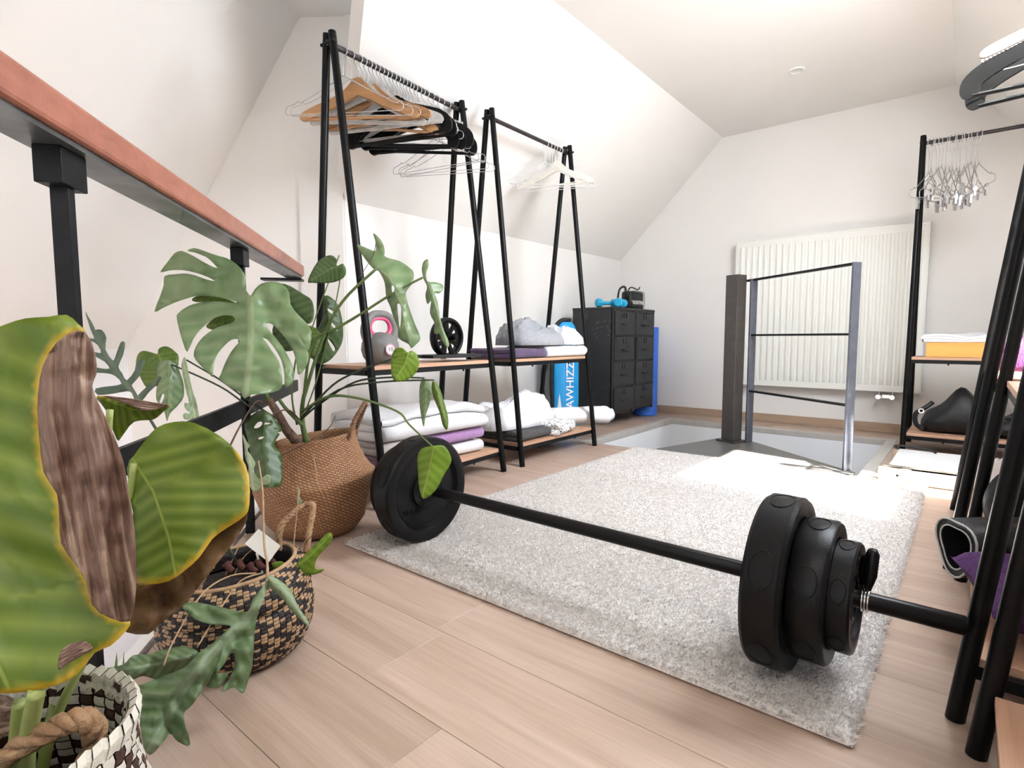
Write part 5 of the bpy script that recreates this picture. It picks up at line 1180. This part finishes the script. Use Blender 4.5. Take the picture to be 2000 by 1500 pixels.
leaf('leaf', [(408, 103), (500, 150), (560, 230), (600, 300), (530, 440), (590, 520), (607, 650), (600, 830), (490, 862), (400, 850), (352, 800), (322, 650), (292, 520), (272, 400), (238, 250), (300, 160)], [(440, 120), (420, 450), (480, 855)], 1.94, 1.86, 'mons_d', mo, og, zB, fold=.05, seed=15, holes=[[(330, 280), (360, 230), (400, 218), (412, 240), (380, 275)], [(420, 228), (480, 228), (485, 240), (430, 245)], [(362, 385), (400, 365), (428, 368), (400, 390)], [(540, 290), (560, 300), (555, 310)], [(558, 320), (590, 320), (585, 338)]])
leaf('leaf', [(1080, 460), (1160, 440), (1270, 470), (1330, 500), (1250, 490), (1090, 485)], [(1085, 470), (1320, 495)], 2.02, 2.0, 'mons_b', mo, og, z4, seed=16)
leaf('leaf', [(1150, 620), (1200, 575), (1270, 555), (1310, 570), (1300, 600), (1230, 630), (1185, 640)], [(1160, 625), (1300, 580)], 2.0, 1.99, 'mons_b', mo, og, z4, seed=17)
# stems
stalk('trunk', [(585, 868, 2.17), (560, 840, 2.14), (545, 812, 2.12), (525, 780, 2.10)], (.020, .013), 'trunk', mo, og, 10)
stalk('trunk', [(600, 865, 2.18), (592, 835, 2.17), (590, 800, 2.16), (594, 770, 2.15)], (.012, .007), 'stem', mo, og, 10)
for pts, r, m in (
        ([(525, 785, 2.10), (500, 700, 2.05), (485, 620, 1.97), (487, 578, 1.905)], (.008, .005), 'stem'),
        ([(594, 775, 2.15), (628, 668, 2.13), (668, 590, 2.12), (737, 523, 2.105)], (.007, .005), 'stem'),
        ([(592, 790, 2.15), (610, 672, 2.13), (660, 640, 2.12), (700, 616, 2.11), (756, 580, 2.10), (800, 555, 2.09), (826, 542, 2.085)], (.006, .004), 'stem'),
        ([(560, 830, 2.13), (485, 782, 2.10), (430, 742, 2.08), (364, 703, 2.05)], (.004, .003), 'stem_dark'),
        ([(560, 838, 2.13), (488, 795, 2.08), (430, 755, 2.04), (335, 712, 2.005)], (.004, .003), 'stem_dark'),
        ([(592, 812, 2.15), (650, 752, 2.08), (700, 725, 2.03), (760, 703, 1.995), (797, 690, 1.985)], (.0045, .003), 'stem_dark'),
        ([(590, 815, 2.15), (680, 752, 2.06), (745, 738, 2.0), (828, 738, 1.985)], (.004, .003), 'stem_dark'),
        ([(590, 818, 2.15), (660, 762, 2.06), (745, 746, 1.99), (848, 742, 1.975)], (.004, .003), 'stem_dark'),
        ([(588, 805, 2.15), (640, 775, 2.08), (700, 778, 2.0), (775, 803, 1.9), (800, 830, 1.86), (846, 873, 1.805)], (.006, .0025), 'stem'),
        ([(592, 800, 2.15), (600, 720, 2.12), (610, 640, 2.08), (660, 505, 2.06), (655, 520, 2.05)], (.003, .002), 'stem'),
        ([(598, 800, 2.16), (625, 720, 2.14), (662, 560, 2.10), (660, 520, 2.06)], (.003, .002), 'stem'),
        ([(580, 830, 2.15), (570, 760, 2.14), (588, 650, 2.14), (602, 598, 2.13)], (.004, .003), 'stem'),
        ([(500, 865, 2.0), (520, 820, 2.05), (560, 800, 2.12), (585, 820, 2.15)], (.003, .003), 'trunk'),
        ([(445, 880, 1.98), (470, 830, 2.02), (500, 785, 2.08), (520, 790, 2.1)], (.0035, .003), 'trunk'),
        ([(606, 860, 2.12), (615, 905, 1.97), (622, 950, 1.955), (636, 975, 1.95)], (.0018, .001), 'straw'),
        ([(655, 812, 2.13), (640, 838, 2.04), (590, 870, 1.99), (545, 890, 1.98), (535, 880, 2.0)], (.0022, .0018), 'trunk'),
        ([(590, 830, 2.14), (560, 800, 2.15), (545, 780, 2.15)], (.008, .006), 'stem'),
        ([(735, 470, 2.09), (728, 500, 2.1), (700, 545, 2.115)], (.0015, .001), 'trunk')):
    stalk('petiole', pts, r, m, mo, og)

# --- zigzag basket with the blue-green fern
ZBk = (-1.335, .585, .001)
zk = thing('zigzag_basket', 'black and natural zigzag woven basket on the floor', 'basket', ZBk)
zp = [(.125, .004), (.148, .02), (.166, .06), (.172, .095), (.166, .118), (.158, .125), (.166, .134), (.164, .155), (.150, .178), (.135, .192)]
def tilt_z(p):
    f = max(0, min(1, (p[2] - .05) / .1)); s = p[0] * RV[0] + p[1] * RV[1]; d = -(p[0] * F0[0] + p[1] * F0[1]); return (p[0], p[1], p[2] * (1 + .08 * f) + .10 * s * f - .04 * d * f)
b = MB(); n_ = 48
lathe_uv('liner', [(.0005, .002), (.122, .003)] + [(r - .003, z) for r, z in zp] + [(.125, .190), (.128, .17), (.135, .15)], 48, 'rushdark', zk, warp=tilt_z)
woven(zp, 72, 34, lambda i, j: 0 if (i + (0, 1, 2, 3, 2, 1)[j % 6]) % 4 < 2 else 1, ('light_weave', 'dark_weave'), ('straw', 'rushdark'), zk, bulge=.003, warp=tilt_z)
b = MB(); b.tube([tilt_z((.131 * math.cos(a), .131 * math.sin(a), .194)) for a in np.linspace(0, 2 * PI, 41)[:-1]], .005, 6, closed=True); b.obj('rim', 'straw', zk, smooth=True)
def zpnt(u, v, d): return at(u, v, d) - np.array(ZBk)
rope('handle', [zpnt(545, 1075, 1.42), zpnt(548, 1030, 1.42), (zpnt(575, 1000, 1.44)), zpnt(598, 985, 1.46), zpnt(612, 990, 1.45), zpnt(605, 1030, 1.44), zpnt(598, 1080, 1.43)], .008, 'rope_pale', zk)
rope('handle', [zpnt(395, 1175, 1.27), zpnt(388, 1150, 1.25), zpnt(402, 1120, 1.27), zpnt(415, 1105, 1.30)], .007, 'rope_pale', zk)
fe = thing('blue_fern', 'blue-green fern with lobed fronds spilling from the zigzag basket', 'plant', (ZBk[0], ZBk[1], .15)); og = (ZBk[0], ZBk[1], .15)
b = MB(); b.lathe([(.0005, .030), (.07, .026), (.128, .004)], 32); b.v = [tilt_z(p) for p in b.v]; b.obj('soil', 'soil', fe, smooth=True)
leaf('frond', [(835, 500), (790, 560), (725, 640), (690, 728), (600, 722), (450, 686), (320, 664), (232, 668), (218, 708), (300, 782), (420, 822), (560, 832), (520, 882), (400, 992), (330, 1060), (270, 1120), (330, 1190), (420, 1100), (440, 1175), (390, 1270), (440, 1290), (500, 1265), (545, 1180), (470, 1180), (520, 1110), (575, 1020), (590, 1030), (590, 1140), (545, 1230), (500, 1300), (520, 1312), (590, 1285), (655, 1328), (690, 1240), (725, 1100), (738, 900), (760, 760), (800, 650), (832, 560)], [(832, 505), (760, 680), (640, 830), (480, 990), (300, 1150)], 1.19, 1.03, 'fern', fe, og, zF, fold=.03, wav=.03, g=9, seed=21)
leaf('frond', [(590, 1130), (700, 1090), (800, 1050), (900, 1010), (970, 940), (1060, 880), (1090, 900), (1060, 1000), (1000, 1100), (940, 1190), (895, 1245), (930, 1385), (870, 1372), (830, 1330), (800, 1370), (735, 1435), (700, 1390), (682, 1280), (650, 1200)], [(1080, 890), (900, 1100), (730, 1425)], 1.05, .93, 'fern', fe, og, z5, fold=.03, wav=.03, g=9, seed=22)
leaf('frond', [(458, 1028), (520, 1012), (600, 995), (650, 950), (720, 945), (800, 922), (900, 905), (975, 940), (960, 1000), (900, 1050), (850, 1040), (800, 1075), (700, 1050), (640, 1070), (560, 1050), (490, 1050)], [(960, 950), (720, 1000), (465, 1035)], 1.07, 1.0, 'fern', fe, og, z5, fold=.02, wav=.03, g=8, seed=23)
leaf('frond', [(840, 463), (905, 490), (1000, 568), (1062, 700), (1120, 780), (1142, 842), (1080, 792), (1010, 722), (950, 642), (862, 562), (818, 512)], [(840, 475), (980, 620), (1135, 835)], 1.19, 1.17, 'fern_pale', fe, og, zF, fold=.02, seed=24, label='pale young frond')
leaf('frond', [(1018, 412), (1100, 320), (1200, 222), (1280, 150), (1312, 178), (1290, 232), (1200, 332), (1185, 415), (1250, 420), (1200, 452), (1120, 462), (1060, 452), (970, 428), (900, 422), (865, 380), (930, 360), (1000, 395)], [(1010, 425), (1150, 320), (1300, 165)], 1.33, 1.34, 'young', fe, og, zF, fold=.012, seed=25, label='fresh bright green frond')
leaf('frond', [(330, 560), (392, 480), (420, 560), (455, 640), (455, 690), (420, 700), (400, 830), (330, 790), (310, 830), (250, 700), (265, 560), (300, 550)], [(390, 490), (330, 660), (310, 820)], 1.75, 1.7, 'fern_pale', fe, og, (380, 770, 5.0), seed=26) if False else None
fr = [(600, 980), (575, 935), (680, 830), (760, 760), (800, 720), (830, 740), (780, 810), (690, 900), (625, 985), (560, 985), (525, 900), (470, 880), (320, 905), (165, 918), (145, 850), (310, 825), (415, 800), (350, 720), (250, 690), (110, 680), (100, 625), (200, 640), (290, 640), (240, 570), (150, 520), (110, 465), (200, 480), (170, 400), (95, 350), (40, 335), (60, 315), (130, 330), (90, 230), (35, 50), (60, 90), (105, 160), (140, 240), (150, 235), (210, 240), (255, 320), (245, 440), (320, 555), (350, 520), (405, 370), (450, 372), (430, 500), (380, 620), (420, 690), (470, 765), (555, 660), (570, 575), (640, 545), (655, 570), (600, 720), (530, 800), (525, 830), (570, 900)]
leaf('frond', fr, [(600, 975), (460, 800), (320, 600), (180, 350), (40, 60)], 1.35, 1.42, 'fern_grey', fe, og, z16, wav=.02, g=6, k=2, seed=27, label='tall grey-green frond against the wall')
for pts, r, m in (
        ([(522, 1135, 1.19), (522, 1100, 1.25), (516, 1060, 1.33), (513, 960, 1.42), (505, 900, 1.5)], (.003, .0018), 'straw'),
        ([(500, 1120, 1.34), (450, 1125, 1.27), (395, 1160, 1.16), (340, 1250, 1.06), (320, 1300, 1.03)], (.0022, .0014), 'straw'),
        ([(510, 1120, 1.34), (470, 1135, 1.27), (430, 1190, 1.15), (385, 1265, 1.08)], (.0022, .0014), 'straw'),
        ([(530, 1120, 1.36), (560, 1112, 1.36), (580, 1112, 1.335)], (.004, .003), 'stem'),
        ([(272, 783, 1.35), (300, 830, 1.35), (380, 960, 1.36), (470, 1110, 1.38)], (.003, .004), 'stem_dark'),
        ([(570, 1095, 1.40), (578, 1020, 1.42), (583, 960, 1.44)], (.0018, .001), 'straw'),
        ([(548, 1120, 1.38), (595, 1060, 1.42), (620, 1040, 1.42)], (.002, .001), 'trunk'),
        ([(440, 1125, 1.36), (460, 1080, 1.40), (470, 1060, 1.42)], (.002, .001), 'straw'),
        ([(455, 1130, 1.35), (475, 1090, 1.38), (500, 1068, 1.40)], (.0018, .001), 'straw')):
    stalk('stipe', pts, r, m, fe, og)
for (u, v, d) in ((445, 1108, 1.36), (468, 1104, 1.37), (490, 1110, 1.36), (505, 1102, 1.37), (525, 1092, 1.39)):
    b = MB(); c = at(u, v, d) - np.array(og); b.tube(crom([c + np.array([-.018, 0, -.004]), c + np.array([-.006, .004, .006]), c + np.array([.008, -.002, .004]), c + np.array([.02, .003, -.006])], 3), .008, 7); b.obj('rhizome', pmat('red_brown_rhizome', (.09, .022, .016), (.045, .012, .01), 60, .9) if 'rhz' not in M else M['rhz'], fe, smooth=True)
# silvery twisted fern tendrils hanging left of the basket
leaf('frond', [(385, 500), (420, 560), (450, 600), (430, 640), (470, 700), (500, 760), (480, 830), (540, 900), (600, 860), (640, 880), (625, 940), (560, 960), (520, 1010), (470, 1000), (430, 900), (440, 800), (410, 700), (400, 600)], [(390, 505), (450, 700), (480, 990)], 1.72, 1.66, 'fern_pale', fe, og, (390, 740, 4.6), wav=.02, g=5, seed=28, label='silvery curled frond')
leaf('frond', [(740, 1065), (760, 1020), (748, 960), (765, 900), (755, 835), (780, 900), (775, 950), (800, 1000), (780, 1050)], [(750, 1060), (770, 960), (757, 838)], 1.45, 1.46, 'fern_pale', fe, og, zB, wav=.01, g=3, seed=29)
leaf('frond', [(1040, 600), (1075, 520), (1100, 600), (1130, 760), (1160, 880), (1200, 1000), (1225, 1180), (1190, 1250), (1150, 1180), (1070, 1170), (1065, 1110), (1140, 1110), (1080, 1060), (1075, 1000), (1120, 1000), (1090, 880), (1060, 740)], [(1060, 560), (1130, 860), (1200, 1230)], 1.75, 1.72, 'fern_pale', fe, og, z16, wav=.02, g=4, seed=30, label='narrow pale twisted frond')
# plant tag
tg = MB(); P = [at(u, v, d) for u, v, d in ((478, 1062, 1.375), (505, 1033, 1.40), (548, 1066, 1.385), (525, 1098, 1.36))]; nrm = np.cross(P[1] - P[0], P[2] - P[0]); nrm /= np.linalg.norm(nrm)
cc = sum(P) / 4; tg.add([p - cc for p in P] + [p - cc + nrm * .0012 for p in P], [(0, 1, 2, 3), (7, 6, 5, 4)] + [(i, (i + 1) % 4, 4 + (i + 1) % 4, 4 + i) for i in range(4)]); sp0 = at(512, 1120, 1.37) - cc
tg.tube([P[3] * .5 + P[0] * .5 - cc, sp0], .003, 6)
o = tg.obj('plant_tag', 'tag', None); o.location = tuple(cc); tag(o, 'pale square plant tag stuck in the soil of the zigzag basket', 'plant tag')

# --- white-brown basket in the foreground with its big scorched leaves
WBk = (-.715, .070, .001); RZ = .362
wk = thing('white_basket', 'white and brown woven basket in the lower left corner', 'basket', WBk)
wpf = [(.105, .004), (.135, .03), (.152, .10), (.155, .17), (.145, .22), (.128, .27), (.120, .31), (.121, RZ)]
def warp_w(p):
    a = math.atan2(p[1], p[0]); f = max(0, (p[2] - .2) / .16); k = 1 + .10 * f * math.exp(-((a + .2) / .35) ** 2) - .10 * f * math.exp(-((a - .5) / .3) ** 2)
    return (p[0] * k, p[1] * k, p[2] - .02 * f * math.exp(-((a + .3) / .5) ** 2))
lathe_uv('liner', [(.0005, .003), (.10, .003)] + [(r - .0030, z) for r, z in wpf], 60, 'rushbrown', wk, warp=warp_w)
pat = lambda i, j: 1 if (i + (0, 1, 2, 1)[j % 4]) % 3 == 0 else 0
woven(wpf, 57, 24, pat, ('white_weave', 'brown_weave'), ('rushwhite', 'rushbrown'), wk, bulge=.0028, warp=warp_w)
woven([(r - .0062, z) for r, z in wpf[3:]], 42, 16, lambda i, j: 1 if (i + (0, 1, 2, 1)[j % 4]) % 3 == 0 else 0, ('inner_white_weave', 'inner_brown_weave'), ('rushwhite', 'rushbrown'), wk, side=-1, bulge=.0024, warp=warp_w)
b = MB(); NB = 46
for k in range(NB):
    a = 2 * PI * k / NB; sp_ = 2 * PI / NB
    sec_ = [(.1235, RZ - .016, 0), (.1255, RZ - .004, .25), (.1215, RZ + .005, .5), (.1145, RZ - .001, .75), (.112, RZ - .017, 1.0)]
    vs = []
    for r_, z_, f_ in sec_:
        a0 = a + f_ * sp_ * .9; vs += [warp_w((r_ * math.cos(a0), r_ * math.sin(a0), z_)), warp_w(((r_ + .001) * math.cos(a0 + sp_ * .55), (r_ + .001) * math.sin(a0 + sp_ * .55), z_ + .003)), warp_w(((r_ - .0015) * math.cos(a0 + sp_ * 1.02), (r_ - .0015) * math.sin(a0 + sp_ * 1.02), z_ - .002))]
    b.add(vs, [(i_ * 3 + c_, i_ * 3 + c_ + 1, i_ * 3 + c_ + 4, i_ * 3 + c_ + 3) for i_ in range(4) for c_ in range(2)])
b.obj('rim', 'rushwhite', wk, smooth=False, kind='stuff')
def wpt(u, v, d): return at(u, v, d) - np.array(WBk)
rope('handle', [wpt(-60, 1500, .56), wpt(0, 1482, .555), wpt(70, 1440, .55), wpt(130, 1412, .55), wpt(165, 1406, .555), wpt(184, 1425, .565), wpt(183, 1460, .575), wpt(165, 1500, .585), wpt(150, 1540, .60)], .0105, 'rope_pale', wk, tw=4, strands=3)
pl = thing('scorched_plant', 'broad-leaved plant with big green leaves scorched brown at the edges', 'plant', (WBk[0], WBk[1], .20)); og = (WBk[0], WBk[1], .20)
b = MB(); b.lathe([(.0005, .012), (.06, .01), (.13, 0)], 32); b.obj('soil', 'soil', pl, smooth=True)
E1 = [(165, 648), (130, 655), (97, 690), (80, 740), (76, 800), (80, 860), (88, 920), (113, 962), (118, 1010), (122, 1060), (150, 1100), (172, 1140), (182, 1180), (215, 1205), (252, 1212)]
F1 = [(-150, 760), (-110, 690), (-40, 655), (10, 634), (50, 622), (95, 619), (130, 615), (152, 632), (168, 650)] + [(p[0] + 2, p[1]) for p in E1[1:]] + [(246, 1232), (215, 1262), (185, 1275), (150, 1318), (110, 1338), (60, 1349), (0, 1354), (-70, 1340), (-130, 1280), (-165, 1150), (-175, 950)]
lf1 = leaf('leaf', F1, [(-140, 700), (-130, 800), (-100, 1000), (-50, 1200), (20, 1350)], .57, .52, 'bigleaf', pl, og, fold=.05, wav=.014, wf=.008, g=15, k=2, edge=E1 + [(246, 1232), (215, 1262), (110, 1340), (60, 1350), (0, 1355)], edgew=13, seed=41, label='huge green striped leaf with yellow margin')
leaf('scorched_edge', [(166, 648), (185, 690), (188, 730), (180, 755), (196, 795), (222, 850), (242, 905), (250, 960), (262, 1030), (266, 1110), (262, 1180), (252, 1214), (215, 1207), (180, 1182), (170, 1140), (148, 1102), (120, 1062), (116, 1010), (111, 964), (86, 922), (78, 860), (74, 800), (78, 740), (95, 690), (130, 654)], [(150, 655), (150, 800), (190, 1000), (225, 1205)], .535, .535, 'dry', pl, og, fold=.0, wav=.006, fw=.030, g=8, k=2, seed=42, label='crinkled dry brown leaf edge')
leaf('scorched_patch', [(114, 1290), (122, 1268), (145, 1254), (170, 1254), (181, 1268), (160, 1280), (135, 1295), (116, 1308)], [(115, 1298), (178, 1265)], .528, .534, 'dry', pl, og, wav=.004, seed=43)
E2 = [(487, 985), (478, 1008), (445, 1030), (415, 1052), (390, 1088), (360, 1115), (330, 1135), (290, 1142), (266, 1138)]
lf2 = leaf('leaf', [(248, 915), (262, 890), (280, 865), (305, 836), (340, 824), (380, 826), (430, 852), (468, 888), (486, 930)] + E2 + [(262, 1080), (260, 1000)], [(262, 900), (300, 960), (330, 1050), (345, 1130)], .66, .62, 'bigleaf', pl, og, fold=.03, wav=.01, wf=.01, g=13, k=2, edge=[(468, 888), (486, 930)] + E2, edgew=9, seed=44, label='green leaf with brown lower edge')
leaf('scorched_edge', [(482, 975), (470, 1000), (438, 1022), (408, 1042), (382, 1078), (352, 1105), (325, 1124), (288, 1130), (264, 1126), (258, 1180), (255, 1212), (246, 1234), (290, 1238), (312, 1218), (350, 1190), (385, 1150), (420, 1105), (440, 1080), (462, 1050), (482, 1015)], [(485, 1000), (400, 1110), (260, 1200)], .675, .645, 'dry_back', pl, og, wav=.02, g=9, k=2, seed=45, label='brown curled lower leaf edge')
leaf('leaf', [(190, 773), (260, 780), (300, 788), (332, 791), (318, 805), (300, 819), (262, 824), (240, 850), (228, 858), (206, 800)], [(195, 778), (260, 800), (330, 792)], .70, .74, 'bigleaf', pl, og, fold=.02, wav=.01, g=7, edge=[(190, 770), (260, 776), (332, 788)], edgew=7, seed=46, label='small curled leaf with brown tip')
leaf('scorched_edge', [(200, 773), (260, 779), (300, 786), (331, 790), (305, 800), (280, 803), (255, 792)], [(205, 775), (330, 790)], .697, .735, 'dry', pl, og, wav=.008, g=5, seed=47)
for pts, r, m in (([(72, 1350, .53), (62, 1400, .545), (52, 1460, .56), (45, 1540, .58)], (.0075, .009), 'stem_pale'),
                  ([(38, 1372, .55), (34, 1420, .56), (30, 1470, .57), (28, 1540, .59)], (.006, .007), 'stem_pale'),
                  ([(262, 905, .66), (240, 1050, .66), (180, 1250, .64), (110, 1400, .62), (80, 1520, .61)], (.004, .006), 'stem_pale'),
                  ([(215, 800, .70), (200, 950, .70), (150, 1200, .68), (100, 1400, .65), (80, 1520, .63)], (.004, .006), 'stem_pale')):
    stalk('petiole', pts, r, m, pl, og)
leaf('leaf', [(-60, 1350), (0, 1356), (30, 1370), (25, 1420), (-10, 1450), (-60, 1440)], [(-60, 1390), (25, 1380)], .56, .56, 'dry', pl, og, wav=.01, seed=48)
# spiky little green plant by the railing foot
spk = thing('spiky_seedling', 'thin spiky green shoots by the foot of the railing post', 'plant', tuple(at(238, 1375, 1.02)))
og = tuple(at(238, 1375, 1.02))
for pts in ([(228, 1275), (221, 1320), (226, 1370), (236, 1370), (231, 1320)], [(242, 1272), (236, 1330), (234, 1372), (243, 1372), (243, 1320)], [(215, 1310), (222, 1350), (232, 1375), (238, 1372), (228, 1345)]):
    leaf('blade', pts, [pts[2], pts[0]], 1.02, 1.04, 'mons_b', spk, og, smooth=False, g=4, wav=0)
